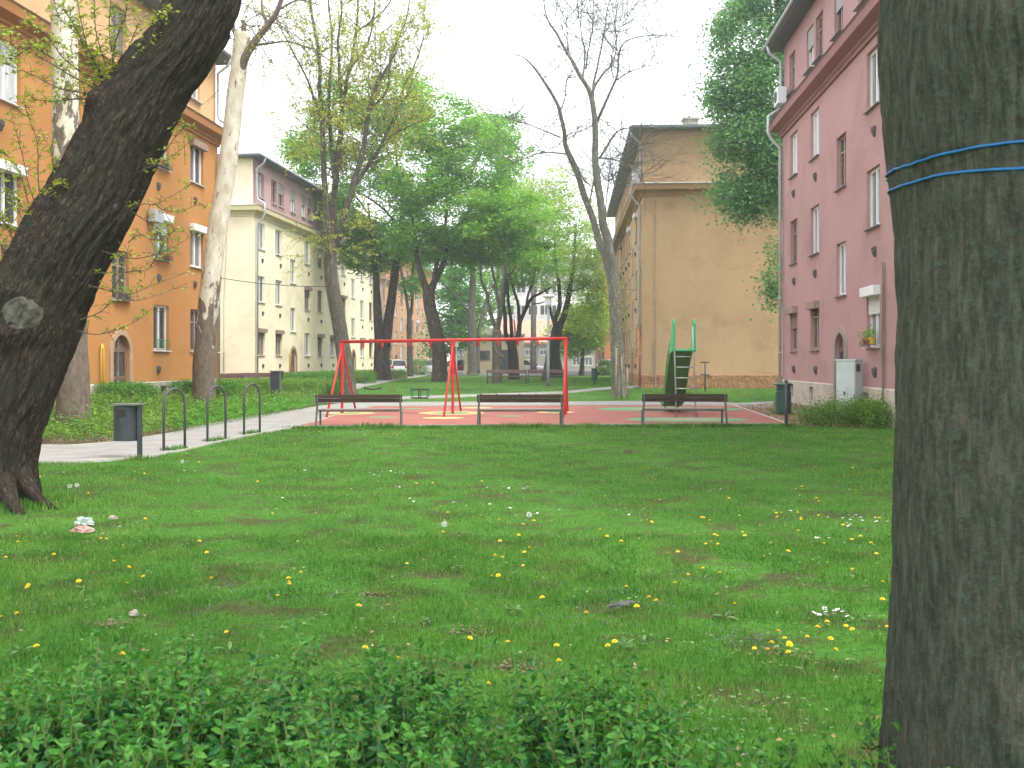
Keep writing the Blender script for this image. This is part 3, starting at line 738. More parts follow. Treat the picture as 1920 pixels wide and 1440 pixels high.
        rf = MB(); s.sweep(rf, [(-.05, ZE), (.50, ZE-.02), (.55, ZE+.02), (.55, ZE+.14), (-D/2+.02, ZE+.14+(D/2)*.20)]); obj('roof', rf, m.get('roof', M['roof']), s.root)
        gt = MB(); gt.tube([s.W(-.5, .60, ZE+.09), s.W(L+.5, .60, ZE+.09)], .065, 10); obj('gutter', gt, M['zinc'], s.root, smooth=True)
    def pipe(s, u=.28, mat=None):
        mb = MB(); m_ = mat or M['zinc']
        p = [s.W(u, .58, ZE+.05), s.W(u, .5, ZE-.25), s.W(u, .10, ZE-.55), s.W(u, .10, ZC1+.45), s.W(u, .16, ZC1+.28), s.W(u, .54, ZC1+.05), s.W(u, .56, ZC0+.15), s.W(u, .45, ZC0-.1), s.W(u, .13, ZC0-.45), s.W(u, .13, .0)]
        mb.tube(p, .058, 10)
        for z in (8.2, 6.0, 3.9, 1.9): mb.tube([s.W(u, .13, z), s.W(u, .13, z+.05)], .072, 10)
        obj('downpipe', mb, m_, s.root, smooth=True)
    def hole(s, u, z, w=1.0, h=1.45, up=False): (s.uh if up else s.wh).append((u-w/2, u+w/2, z, z+h))
    def window(s, u, z, w=1.18, h=1.5, up=False, frame='white', glass_='g_net', box=None, blind=0, sill='sill', far=False):
        s.hole(u, z, w, h, up); n = -.125 if not up else -.175
        fm = M[{'white': 'whitepaint', 'brown': 'brownpaint', 'wood': 'woodframe'}[frame]]
        fr = MB(); a, b = u-w/2, u+w/2; t = .038
        def bar(ua, ub, za, zb_, nn=n): fr.box(s.W((ua+ub)/2, nn, (za+zb_)/2), (ub-ua)/2, .03, (zb_-za)/2, s.U, s.N)
        bar(a, a+2*t, z, z+h); bar(b-2*t, b, z, z+h); bar(a+2*t, b-2*t, z, z+2*t); bar(a+2*t, b-2*t, z+h-2*t, z+h)
        bar(u-.045, u+.045, z+2*t, z+h-2*t, n+.006)
        if not far and frame != 'white': bar(a+2*t, u-.045, z+h*.68, z+h*.68+.05, n-.004); bar(u+.045, b-2*t, z+h*.68, z+h*.68+.05, n-.004)
        wo_ = obj('window', fr, fm, s.root)
        p = MB(); p.quad(s.W(a+.02, n-.012, z+.02), s.W(b-.02, n-.012, z+.02), s.W(b-.02, n-.012, z+h-.02), s.W(a+.02, n-.012, z+h-.02)); obj('pane', p, M[glass_], wo_)
        sl_ = MB(); sl_.box(s.W(u, (n+.09)/2, z-.02+.0), w/2+.05 if not up else w/2+.04, (.09-n)/2-.001, .013, s.U, s.N); obj('sill', sl_, M['sill2' if s.m['wall'] is M['pink'] and not (frame == 'white' and z < 3) else sill], wo_)
        if box:
            q = MB(); q.bbox((0, 0, 0), w/2+.04, .12, .12, .012)
            Mx = [s.W(u, .055 if not up else 0, z+h-.10)+s.U*v.x+s.N*v.y+Vector((0, 0, v.z)) for v in q.v]; q.v = Mx
            obj('shutter_box', q, M[{'white': 'whitepaint', 'brown': 'woodframe'}[box]], wo_)
        if blind:
            top = z+h-(.22 if box else .02)
            q = MB(); q.box(s.W(u, n+.07, top-blind*h/2), w/2-.03, .012, blind*h/2, s.U, s.N); obj('roller_blind', q, M[{'white': 'blindw', 'brown': 'blindb', 'grey': 'blindg'}.get(box or 'grey', 'blindg')], wo_)
        return wo_
    def vent(s, u, z, up=False):
        mb = MB(); n = .0 if not up else -.05; base = s.W(u, n, z)
        rings = [(.04, .12), (.105, .08), (.10, -.02), (.05, -.15)]
        for k, (r, zz) in enumerate(rings):
            for j in range(7):
                a = math.pi*j/6; mb.v.append(base+s.U*math.cos(a)*r+s.N*math.sin(a)*r*1.05+Vector((0, 0, zz)))
        for k in range(3):
            for j in range(6): i = k*7+j; mb.f.append((i, i+1, i+8, i+7))
        mb.f.append(tuple(range(6, -1, -1))); mb.f.append(tuple(range(21, 28)))
        obj('wall_vent', mb, M['vent'], s.root)
    def door(s, u, trim, leafm=None):
        t = MB(); r0, r1 = .55, .73; prof = []
        for n0, n1, ra, rb in ((.055, .055, r0, r1), (.0, .055, r1, r1), (.055, -.02, r0, r0)):
            pts = [(-1, .3-1.86)]+[None]
            def pth(r): return [(-r, .32)]+[(-math.cos(math.pi*k/16)*r, 1.86+math.sin(math.pi*k/16)*r) for k in range(17)]+[(r, .32)]
            A, B = pth(ra), pth(rb)
            for k in range(len(A)-1): t.quad(s.W(u+A[k][0], n0, A[k][1]), s.W(u+A[k+1][0], n0, A[k+1][1]), s.W(u+B[k+1][0], n1, B[k+1][1]), s.W(u+B[k][0], n1, B[k][1]))
        obj('door_surround', t, trim, s.root)
        d = MB(); d.box(s.W(u, -.13, 1.4), .547, .015, 1.12, s.U, s.N)
        for x0, x1 in ((-.545, -.42), (-.06, .06), (.42, .545)): d.box(s.W(u+(x0+x1)/2, -.10, 1.3), (x1-x0)/2, .03, 1.02, s.U, s.N)
        for z_ in (.38, 1.1, 1.95): 
            for c in (-.24, .24): d.box(s.W(u+c, -.102, z_), .179, .028, .06, s.U, s.N)
        dd = obj('door', d, leafm or M['brownpaint'], s.root)
        g = MB()
        for c in (-.24, .24): g.box(s.W(u+c, -.109, 1.52), .17, .012, .36, s.U, s.N)
        obj('door_glass', g, M['g_dark'], dd); h_ = MB(); h_.box(s.W(u+.05, -.06, 1.22), .015, .03, .07, s.U, s.N); obj('door_handle', h_, M['steel'], dd)
    def gas(s, u):
        mb = MB(); mb.tube([s.W(u, .09, .3), s.W(u, .09, 2.0), s.W(u, .04, 2.12)], .028, 8); mb.tube([s.W(u+.13, .09, .3), s.W(u+.13, .09, 1.95), s.W(u+.05, .07, 2.1)], .024, 8)
        obj('gas_pipe', mb, M['gaspipe'], s.root, smooth=True)

rw = random.Random(5)
def auto(b, cols, stairs, floors=(0, 1, 2), attic=(), far=False, spec={}, boxp=.3, darkp=.4):
    for c in cols:
        for k in floors:
            kw = dict(frame=rw.choice(['white', 'white', 'wood']), glass_='g_dark' if rw.random() < darkp else 'g_net')
            if rw.random() < boxp: kw['box'] = rw.choice(['white', 'brown']); kw['blind'] = rw.choice([0, .25, .4])
            if k == 0 and rw.random() < .4: kw['box'] = 'brown'
            if 'box' not in kw and rw.random() < .12: kw['glass_'] = 'g_lite'
            kw.update(spec.get((c, k), {}))
            if kw.get('box', 0) is None: kw.pop('box'); 
            b.window(c, 1.97+3.02*k, far=far, **kw); b.vent(c+rw.uniform(.1, .3), 1.97+3.02*k-.62)
    for c in stairs:
        for k in (0, 1): 
            kw = dict(frame='white', glass_='g_net'); kw.update(spec.get((c, k), {})); b.window(c, 3.47+3.04*k, w=1.1, far=far, **kw)
    for c in attic:
        kw = dict(frame=rw.choice(['white', 'wood', 'white']), glass_='g_dark' if rw.random() < darkp else 'g_net', w=1.0); kw.update(spec.get((c, 'a'), {}))
        if rw.random() < .25: kw['blind'] = .45
        b.window(c, 11.0, h=1.4, up=True, far=far, **kw)

# left row: ochre, cream/mauve, brown
oc = P(408, HY, 39.5)
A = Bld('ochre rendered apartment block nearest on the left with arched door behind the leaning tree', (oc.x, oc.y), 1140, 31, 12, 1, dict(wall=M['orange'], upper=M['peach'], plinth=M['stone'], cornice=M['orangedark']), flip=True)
auto(A, [2, 5, 10.9, 13.9, 16.9, 19.9, 26, 29], [7.9, 23], attic=[2.1, 5.0, 7.9, 10.9, 13.9, 16.9, 20], boxp=.2, spec={
    (2, 2): dict(frame='white', box='brown', blind=0, glass_='g_dark'), (5, 2): dict(frame='white', box=None, glass_='g_net'), (2, 1): dict(frame='white', box='white', glass_='g_net', blind=0),
    (5, 1): dict(frame='white', box='white', blind=.3, glass_='g_net'), (5, 0): dict(frame='white', box=None, glass_='g_dark', sill='whitepaint'), (2, 0): dict(frame='wood', box=None),
    (13.9, 1): dict(frame='white', box='white', glass_='g_dark'), (13.9, 2): dict(frame='white', box=None, glass_='g_lite'), (7.9, 0): dict(frame='wood', glass_='g_dark')})
for c in (2, 5): A.vent(c+.1, 11-.6, True)
A.ph = [4.9, 10.9, 13.9]
A.shell(door=[7.9, 23]); A.pipe(.22); A.door(7.9, M['trim']); A.door(23, M['trim']); A.gas(9.15)
ac = MB(); ac.bbox((0, 0, 0), .30, .13, .20, .02); ac.v = [A.W(5.85, .2, 4.95+1.35)+A.U*v.x+A.N*v.y+Vector((0, 0, v.z)) for v in ac.v]
ao = obj('air_conditioner', ac, M['zinc'], A.root)
rl = MB()
for z_ in (2.0, 2.32): rl.tube([A.W(4.48, .06, z_), A.W(5.52, .06, z_)], .012, 6)
for k in range(12): rl.tube([A.W(4.48+1.04*k/11, .06, 2.0), A.W(4.48+1.04*k/11, .06, 2.32)], .007, 5)
obj('window_rail', rl, M['slidedark'], A.root)

yc = P(475, HY, 58.2)
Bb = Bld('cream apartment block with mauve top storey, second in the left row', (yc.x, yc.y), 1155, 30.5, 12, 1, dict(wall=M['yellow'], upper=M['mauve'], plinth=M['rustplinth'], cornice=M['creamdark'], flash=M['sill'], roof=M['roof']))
auto(Bb, [1.3, 4.4, 10.2, 13.2, 16.3, 19.3, 25, 28], [7.2, 22.2], attic=[1.4, 3.7, 5.0, 7.3, 9.6, 10.9, 13.2, 15.5, 16.9, 19.3, 22, 24.5, 26, 28.5], boxp=.35, spec={
    (1.3, 2): dict(frame='white', box=None), (4.4, 2): dict(frame='white', box=None), (1.3, 0): dict(frame='wood', box='brown', glass_='g_net'), (4.4, 0): dict(frame='wood', box='brown', blind=.25), (1.4, 'a'): dict(glass_='g_lite')})
Bb.shell(door=[7.2, 22.2], gable=M['cream']); Bb.pipe(.3); Bb.pipe(30.2); Bb.door(7.2, M['trim']); Bb.door(22.2, M['trim']); Bb.gas(6.3); Bb.gas(21.3)
wr = MB(); wr.tube([Bb.W(-.03, -1.6, 13.1), Bb.W(-.03, -1.55, 8), Bb.W(-.03, -1.7, 5), Bb.W(-.03, -1.7, .9)], .012, 5); wr.tube([Bb.W(-.05, -1.7, 2.1), Bb.W(-.05, -1.7, 1.0)], .03, 6)
obj('lightning_conductor', wr, M['trimgrey'], Bb.root)

bc = P(714, HY, 106)
Cc = Bld('brown rendered apartment block at the far end of the left row behind the parked cars', (bc.x, bc.y), 1160, 31, 12, 1, dict(wall=M['tan_far'], upper=M['brickor'], plinth=M['rustplinth'], cornice=M['tan_far'], roof=M['rooftile']))
auto(Cc, [1.3, 4.4, 10.2, 13.2, 16.3, 19.3, 25, 28], [7.2, 22.2], attic=[1.4, 4.7, 7.3, 10.4, 13.2, 16.5], far=True)
Cc.shell(door=[7.2]); Cc.pipe(.3); Cc.door(7.2, M['trim'])

# right row: pink, tan, red-brown
pc = P(1467, HY, 37.9)
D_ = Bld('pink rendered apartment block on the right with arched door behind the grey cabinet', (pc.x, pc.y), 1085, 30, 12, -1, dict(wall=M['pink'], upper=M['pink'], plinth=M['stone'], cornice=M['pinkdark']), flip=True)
auto(D_, [2.0, 5.2, 11.7, 14.8, 17.8, 20.8, 26.5], [8.5, 23.6], attic=[1.5, 4.3, 5.6, 8.0, 10.6, 12, 14.5, 17], boxp=.0, spec={
    (2.0, 0): dict(frame='wood', box='brown', blind=.35, glass_='g_dark'), (5.2, 0): dict(frame='wood', box='brown', glass_='g_dark'), (11.7, 0): dict(frame='white', box='white', blind=.3, glass_='g_net'),
    (2.0, 2): dict(frame='white', glass_='g_lite', box=None), (5.2, 2): dict(frame='white', glass_='g_lite', box=None), (2.0, 1): dict(frame='wood', glass_='g_dark', box=None), (5.2, 1): dict(frame='white', glass_='g_net', box=None),
    (11.7, 1): dict(frame='white', glass_='g_net', box=None), (11.7, 2): dict(frame='white', glass_='g_net', box=None), (8.5, 1): dict(frame='wood', glass_='g_dark')})
D_.ph = [1.9, 4.9, 11.2, 14.8]
D_.shell(door=[8.5, 23.6]); D_.pipe(.22); D_.door(8.5, M['trimgrey']); D_.door(23.6, M['trimgrey'])
ac = MB(); ac.bbox((0, 0, 0), .36, .16, .3, .02); ac.v = [D_.W(.75, .22, 11.05)+D_.U*v.x+D_.N*v.y+Vector((0, 0, v.z)) for v in ac.v]
ao = obj('air_conditioner', ac, M['lampwhite'], D_.root)
fan = MB(); fan.lathe((0, 0, 0), [(.2, 0), (.2, .02), (.17, .025)], 16); fan.v = [D_.W(.75, .385, 11.05)+D_.U*v.x+D_.N*v.z+Vector((0, 0, v.y)) for v in fan.v]; obj('fan_grille', fan, M['vent'], ao)

tc = P(1205, HY, 51.3)
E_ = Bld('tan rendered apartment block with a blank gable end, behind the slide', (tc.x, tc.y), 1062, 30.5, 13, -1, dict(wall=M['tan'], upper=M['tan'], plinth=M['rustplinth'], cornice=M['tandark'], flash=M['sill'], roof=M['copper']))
auto(E_, [1.5, 4.6, 10.4, 13.4, 16.5, 19.5, 25, 28], [7.5, 22.2], attic=[1.5, 3.8, 5.2, 7.4, 9.6, 11, 13.4, 16.5, 19.5, 22], boxp=.15, darkp=.8)
E_.shell(door=[7.5, 22.2]); E_.pipe(.25); E_.door(7.5, M['trim']); E_.door(22.2, M['trim'])
wr = MB(); wr.tube([E_.W(-.03, -.62, 9.6), E_.W(-.03, -.6, 5), E_.W(-.03, -.65, 2.8), E_.W(-.03, -.62, 2.7)], .012, 5); wr.tube([E_.W(-.05, -.62, 2.7), E_.W(-.05, -.62, .3)], .035, 6)
obj('lightning_conductor', wr, M['trimgrey'], E_.root)
ch = MB(); ch.bbox(E_.W(3.5, -2.75, 13.85), .36, .36, .42, .02); ch.bbox(E_.W(3.5, -2.75, 14.3), .44, .44, .05, .02); obj('chimney', ch, M['grey_wall'], E_.root)
q = MB(); q.tube([E_.W(.25, .14, 3.3), E_.W(.25, .14, .4)], .07, 10); obj('pipe_sleeve', q, M['brickor'], E_.root, smooth=True)
q = MB(); q.bbox((0, 0, 0), .38, .17, .3, .02); q.v = [E_.W(1.2, .25, 10.95)+E_.U*v.x+E_.N*v.y+Vector((0, 0, v.z)) for v in q.v]; obj('air_conditioner', q, M['lampwhite'], E_.root)

fc = P(1133, HY, 100)
F_ = Bld('red brown apartment block with orange gable at the far end of the right row', (fc.x, fc.y), 1062, 31, 13, -1, dict(wall=M['brick'], upper=M['brick'], plinth=M['brick'], cornice=M['brick']))
auto(F_, [1.5, 4.6, 10.4, 13.4, 16.5, 19.5], [7.5], attic=[1.5, 4.6, 7.4], far=True, darkp=.9)
F_.shell(door=[7.5], gable=M['brickor']); F_.pipe(.3); F_.door(7.5, M['trim'])

# the school-like building that closes the view
def P3(px, py, Y): return P(px, py, Y)
def facade_block(label, X0, X1, Y, z1, depth, wallm):
    root = thing('building', label, 'building', ((X0+X1)/2, Y, .3)); mb = MB()
    return root
sr = thing('school_building', 'white and grey building with a ribbon of windows and salmon roof closing the far end', 'building', (3, 150, .3))
s_ = 150/F
def X_(px): return (px-HX)*s_
def Z_(py): return EYE+(HY-py)*s_
mb = MB(); mb.box(((X_(850)+X_(1175))/2, 156, (Z_(640)+0)/2), (X_(1175)-X_(850))/2, 6, (Z_(640)-0)/2); obj('ground_floor_wall', mb, M['grey_wall'], sr)
mb = MB(); a, b = X_(930), X_(1175); mb.quad((a, 149.2, Z_(641)), (b, 149.2, Z_(641)), (b, 155, Z_(598)), (a, 155, Z_(598))); mb.quad((a, 149.2, Z_(641)), (b, 149.2, Z_(641)), (b, 149.2, Z_(644)), (a, 149.2, Z_(644)))
mb.quad((a, 149.2, Z_(644)), (a, 149.2, Z_(641)), (a, 155, Z_(598)), (a, 155, Z_(644))); obj('roof', mb, M['rooftile'], sr)
mb = MB(); mb.box(((X_(930)+X_(1175))/2, 161, (Z_(485)+Z_(600))/2), (X_(1175)-X_(930))/2, 5.6, (Z_(485)-Z_(600))/2); obj('upper_wall', mb, M['white_wall'], sr)
mb = MB(); mb.box(((X_(926)+X_(1178))/2, 160.8, Z_(482)), (X_(1178)-X_(926))/2, 6.4, .35); obj('upper_roof', mb, M['roof'], sr)
for px in range(945, 1170, 23):
    for y0, y1 in ((588, 568), (545, 520)):
        w_ = MB(); xa, xb = X_(px), X_(px+19); za, zb_ = Z_(y0), Z_(y1); t = .09; yy = 155.33
        for bx in ((xa, xa+t, za, zb_), (xb-t, xb, za, zb_), ((xa+xb)/2-.05, (xa+xb)/2+.05, za, zb_)): w_.box(((bx[0]+bx[1])/2, yy, (bx[2]+bx[3])/2), (bx[1]-bx[0])/2, .06, (bx[3]-bx[2])/2)
        w_.box(((xa+xb)/2, yy, za), (xb-xa)/2, .05, .07); w_.box(((xa+xb)/2, yy, zb_), (xb-xa)/2, .05, .07); wo_ = obj('window', w_, M['whitepaint'], sr)
        p_ = MB(); p_.box(((xa+xb)/2, 155.37, (za+zb_)/2), (xb-xa)/2-.01, .02, (zb_-za)/2-.01); obj('pane', p_, M['g_dark'], wo_)
for px, y0, y1 in ((984, 666, 655), (1073, 685, 669), (1096, 685, 669), (1048, 666, 655), (860, 666, 655), (1096, 650, 640), (905, 650, 642), (1012, 666, 655)):
    w_ = MB(); xa, xb = X_(px), X_(px+15); za, zb_ = Z_(y0), Z_(y1); t = .08; yy = 149.96
    for bx in ((xa, xa+t, za, zb_), (xb-t, xb, za, zb_), ((xa+xb)/2-.04, (xa+xb)/2+.04, za, zb_)): w_.box(((bx[0]+bx[1])/2, yy, (bx[2]+bx[3])/2), (bx[1]-bx[0])/2, .06, (bx[3]-bx[2])/2)
    w_.box(((xa+xb)/2, yy, za), (xb-xa)/2, .05, .07); w_.box(((xa+xb)/2, yy, zb_), (xb-xa)/2, .05, .07); wo_ = obj('window', w_, M['whitepaint'], sr)
    p_ = MB(); p_.box(((xa+xb)/2, 149.99, (za+zb_)/2), (xb-xa)/2-.01, .02, (zb_-za)/2-.01); obj('pane', p_, M['g_net'], wo_)

# low kiosk building among the far trees
k0 = 108; ks = k0/F; KX = lambda px: (px-HX)*ks; KZ = lambda py: EYE+(HY-py)*ks
kr = thing('kiosk_building', 'low flat roofed yellow grey kiosk with a dark window among the far trees', 'building', (KX(927), k0, .3))
mb = MB(); mb.box((KX(926), k0+2.5, (KZ(629)+.2)/2), (KX(983)-KX(870))/2, 2.5, (KZ(629)-.2)/2); obj('wall', mb, M['kiosk'], kr)
mb = MB(); mb.box((KX(926), k0+2.4, KZ(628)+.05), (KX(985)-KX(868))/2, 2.75, .09); mb.box((KX(915), k0+3, KZ(622)), 1.2, 1, .5); obj('roof', mb, M['grey_wall'], kr)
mb = MB(); mb.box((KX(907), k0-.03, KZ(666)), (KX(920)-KX(895))/2, .04, .5); w_ = obj('window', mb, M['brownpaint'], kr)
mb = MB(); mb.box((KX(907), k0-.08, KZ(666)), (KX(918)-KX(897))/2, .015, .42); obj('pane', mb, M['g_dark'], w_)
mb = MB(); mb.box((KX(947), k0-.03, (KZ(656)+.3)/2), .42, .04, (KZ(656)-.3)/2); d_ = obj('door', mb, M['binblue'], kr)
mb = MB(); mb.box((KX(941), k0-.08, KZ(667)), .1, .01, .12); obj('yellow_notice', mb, M['yellowpot'], d_)
# overhead cable between the ochre block and the multi-stemmed tree
mb = MB(); a = A.W(-.02, -.6, 4.9); b = P(622, 537, 46); pts = []
for k in range(13): t_ = k/12; p = a.lerp(b, t_); p.z -= .55*4*t_*(1-t_)*.25; pts.append(p)
mb.tube(pts, .014, 5); tag(obj('overhead_cable', mb, M['rubber'], at=a), 'thin overhead cable crossing in front of the cream block', 'cable')
# flower boxes and pots on sills
def pots(b, u, z, label, items):
    t = thing('flower_box', label, 'flower box', b.W(u, .12, z)); q = MB(); q.box(b.W(u, .13, z+.05), .45, .08, .008, b.U, b.N)
    for k in range(9): q.tube([b.W(u-.45+.9*k/8, .21, z), b.W(u-.45+.9*k/8, .21, z+.16)], .007, 4)
    q.tube([b.W(u-.45, .21, z+.16), b.W(u+.45, .21, z+.16)], .009, 5); obj('rack', q, M['iron'], t)
    cs = []
    for du, m_ in items:
        p = MB(); p.lathe(b.W(u+du, .12, z+.06), [(.06, 0), (.085, .15), (.095, .15), (.095, .17), (.07, .17)], 12); obj('pot', p, m_, t)
        cs.append(np.array(list(b.W(u+du, .12, z+.32)))+RNG.normal(size=(70, 3))*np.array([.10, .10, .08]))
    V, Fc = leaves_np(np.concatenate(cs), .07, .3, .5); npmesh('plant', V, Fc, M['lf_maple'], t)
pots(A, 5, 4.95, 'railed flower box with red pots under the white shuttered window of the ochre block', [(-.28, M['terracotta']), (0, M['terracotta']), (.28, M['terracotta'])])
pots(A, 5.05, 7.98, 'flower box with green tub at the second floor window of the ochre block', [(-.2, M['slidedark']), (.15, M['terracotta'])])
pots(A, 7.9, 3.45, 'green plants on the sill of the open stair window over the arched door', [(-.25, M['brownpaint']), (.1, M['brownpaint'])])
pots(D_, 11.7, 1.97, 'yellow and terracotta flower pots on the ground floor sill of the pink block', [(-.25, M['terracotta']), (.05, M['terracotta']), (.3, M['yellowpot'])])
#==SECTION objects==
def place(o, loc, rz=0): o.location = loc; o.rotation_euler = (0, 0, rz); return o
# ---------------- benches (local: length on X, sitter faces +Y)
def make_bench(L=2.1, wood='benchwood', top='benchtop', iron='irongrey'):
    t = thing('park_bench', '', 'bench', (0, 0, 0)); h = L/2
    for k, z in enumerate((.705, .80-.005)):
        pass
    mb = MB()
    for z in (.655, .755): mb.bbox((0, -.215-(z-.7)*.25, z), h, .019, .047, .006, None)
    obj('backrest', mb, M[wood], t)
    mb = MB()
    for y in (-.12, .0, .12, .235): mb.bbox((0, y, .425), h-.06, .052, .018, .006)
    obj('seat', mb, M[top], t)
    for sx in (-1, 1):
        x = sx*(h-.05)
        mb = MB(); mb.tube([(x+sx*.03, -.30, -.03), (x+sx*.015, -.19, .43), (x, -.215, .60), (x, -.27, .80)], [.026, .026, .024, .022], 4, ang=.785)
        mb.box((x, -.36+.06, .006), .05, .06, .006); obj('rear_leg', mb, M[iron], t)
        mb = MB(); mb.tube([(x, .27, -.03), (x, .24, .40), (x, .22, .62), (x, .0, .64)][:2], .025, 4, ang=.785)
        mb.box((x, .05, .395), .018, .235, .014); obj('front_leg', mb, M[iron], t)
    mb = MB(); mb.box((0, -.06, .392), h-.1, .014, .012); obj('stretcher', mb, M[iron], t)
    return t
b0 = make_bench(); grp = 'wooden benches facing the play surface'
for i, (px, lab, px2) in enumerate(((672.5, 'dark wooden park bench in front of the left end of the red swing frame', 0), (975.5, 'dark wooden park bench in front of the right end of the red swing frame', 0), (1284, 'dark wooden park bench in front of the green slide', 0))):
    b = b0 if i == 0 else copy_tree(b0); c = G(px, 801.5 if i < 2 else 799.5)
    place(b, (c.x, c.y+.2, 0), (.035, .0, -.02)[i]); b['label'] = lab; b['group'] = grp
fb = make_bench(2.35, 'farbench', 'farbench', 'iron')
for i, (px, py, rz, lab, g) in enumerate((
        (950, 719, 0, 'mauve brown bench on the lawn behind the swings, left of the pair', 'far pair of benches on the lawn'),
        (1026, 718, 0, 'mauve brown bench on the lawn behind the swings, beside the lamp post', 'far pair of benches on the lawn'))):
    b = fb if i == 0 else copy_tree(fb); c = G(px, py); place(b, c, rz); b['label'] = lab; b['group'] = g
lb = [(428, 722, .08, 'brown bench nearest the downpipe of the ochre block beyond the path'), (454, 719, .02, 'middle brown bench of the row in front of the cream gable'), (482, 721, -.06, 'brown bench at the right end of the row in front of the cream gable')]
for i, (px, py, rz, lab) in enumerate(lb):
    b = copy_tree(fb); c = P(px, HY, 46.5+i*1.8); place(b, (c.x, c.y, float(gz(c.x, c.y))), rz+3.14*(i == 1)); b['label'] = lab; b['group'] = 'benches in front of the cream gable'
    b.scale = (.62, 1, 1)

# ---------------- swing frame
sw = thing('swing_set', 'red steel swing frame with three A shaped supports', 'swing set', (-1.6, 31, 0))
beamL, beamR = P(638, 641, 31.3), P(1064, 634.5, 30.7); bd = (beamR-beamL).normalized(); bn = Vector((-bd.y, bd.x, 0)).normalized()
mb = MB(); mb.tube([beamL, beamR], .047, 16); obj('beam', mb, M['red'], sw, smooth=True)
for t_ in (0.008, .5, .992):
    top = beamL.lerp(beamR, t_); g0 = Vector((top.x, top.y, .03))
    mb = MB(); mb.tube([g0, top], .045, 14); mb.bbox((top.x, top.y, top.z-.14), .07, .07, .09, .01); obj('post', mb, M['red'], sw, smooth=False)
    for s_ in (-1, 1):
        mb = MB(); foot = g0+bn*1.75*s_; mb.tube([foot, top-Vector((0, 0, .13))], .032, 12); obj('leg', mb, M['red'], sw, smooth=True)
def hook(t_):
    p = beamL.lerp(beamR, t_); mb = MB(); mb.bbox((p.x, p.y, p.z-.10), .028, .04, .055, .008); mb.tube([p-Vector((0, 0, .15)), p-Vector((0, 0, .2))], .022, 8); obj('hanger', mb, M['red'], sw)
    return p-Vector((0, 0, .18))
def swing(t0, t1, zs, kind, lab, group):
    a, b = hook(t0), hook(t1); mid = (a+b)/2; hw = .24
    t = thing('swing', lab, 'swing', (mid.x, mid.y, zs-.3), group); cx = Vector((mid.x, mid.y, zs)); sxs = bd.normalized(); sxs.z = 0
    for e, p in ((-1, a), (1, b)):
        q = cx+sxs*hw*e; mb = MB()
        n = 46; 
        for k in range(n):
            u0 = k/n; u1 = (k+.8)/n; ax_ = p.lerp(q, u0); bx_ = p.lerp(q, u1); mb.tube([ax_, bx_], .0085 if k % 2 else .006, 4)
        obj('chain', mb, M['chain'], t)
    if kind == 'flat':
        mb = MB()
        for k in range(13):
            u = k/12*2-1; z = -.05*(1-u*u); 
            p = cx+sxs*hw*u+Vector((0, 0, z)); mb.bbox(p, .024, .10, .017, .004)
        obj('seat', mb, M['rubber'], t)
        for e in (-1, 1): mb = MB(); mb.tube([cx+sxs*hw*e+Vector((0, 0, .02)), cx+sxs*hw*e+Vector((0, 0, -.12))], .012, 6); obj('side_bracket', mb, M['bluepaint'], t)
    else:
        mb = MB()
        up = [cx+sxs*hw*e+bn*f*.15 for e, f in ((-1, -1), (1, -1), (1, 1), (-1, 1))]
        for k in range(4): mb.tube([up[k], up[(k+1) % 4]], .020, 8)
        obj('safety_ring', mb, M['rubber'], t)
        mb = MB(); dn = [p-Vector((0, 0, .25)) for p in up]
        for k in range(4): mb.tube([up[k], dn[k]], .013, 6)
        obj('side_straps', mb, M['bluepaint'], t)
        mb = MB(); mb.bbox(cx-Vector((0, 0, .255)), hw, .15, .02, .008); mb.tube([cx-bn*.15, cx-bn*.15-Vector((0, 0, .28))], .018, 8); mb.tube([cx-bn*.12+sxs*.05, cx-bn*.12+sxs*.05-Vector((0, 0, .26))], .012, 8); obj('seat', mb, M['rubber'], t)
L_ = 426.0
g = 'swings hanging from the red frame'
swing(44/L_, 80/L_, EYE+(HY-727)/F*31.2, 'flat', 'curved black swing seat above the left bench, nearest the left support', g)
swing(131/L_, 171/L_, EYE+(HY-730)/F*31.1, 'bucket', 'black and blue bucket swing hanging left of the middle support', g)
swing(262/L_, 298/L_, .62, 'flat', 'swing seat hidden behind the middle bench, right of the middle support', g)
swing(335/L_, 371/L_, .62, 'flat', 'swing seat behind the middle bench, nearest the right support', g)

# ---------------- slide
sc_ = G(1287, 785); sl0 = thing('slide', 'green playground slide with a steel ladder standing on the green spots', 'slide', (sc_.x, sc_.y, 0))
Y0 = sc_.y; xl, xr = (1268-HX)/F*Y0, (1305-HX)/F*Y0; zt = EYE+(HY-655)/F*(Y0+.25)
for k, (xb, xt) in enumerate(((xl, (1266-HX)/F*Y0+.02), (xr, (1302.5-HX)/F*Y0))):
    mb = MB(); mb.tube([(xb, Y0, .0), (xt, Y0+.24, zt+.02), (xt, Y0+.27, zt+.66)], .024, 10); obj('ladder_rail', mb, M['steel'], sl0, smooth=True)
for k in range(6):
    z = .24+k*.30
    if z > zt-.05: break
    mb = MB(); mb.tube([(xl, Y0+.03+z*.12, z), (xr-.01, Y0+.03+z*.12, z)], .019, 8); obj('rung', mb, M['steel'], sl0, smooth=True)
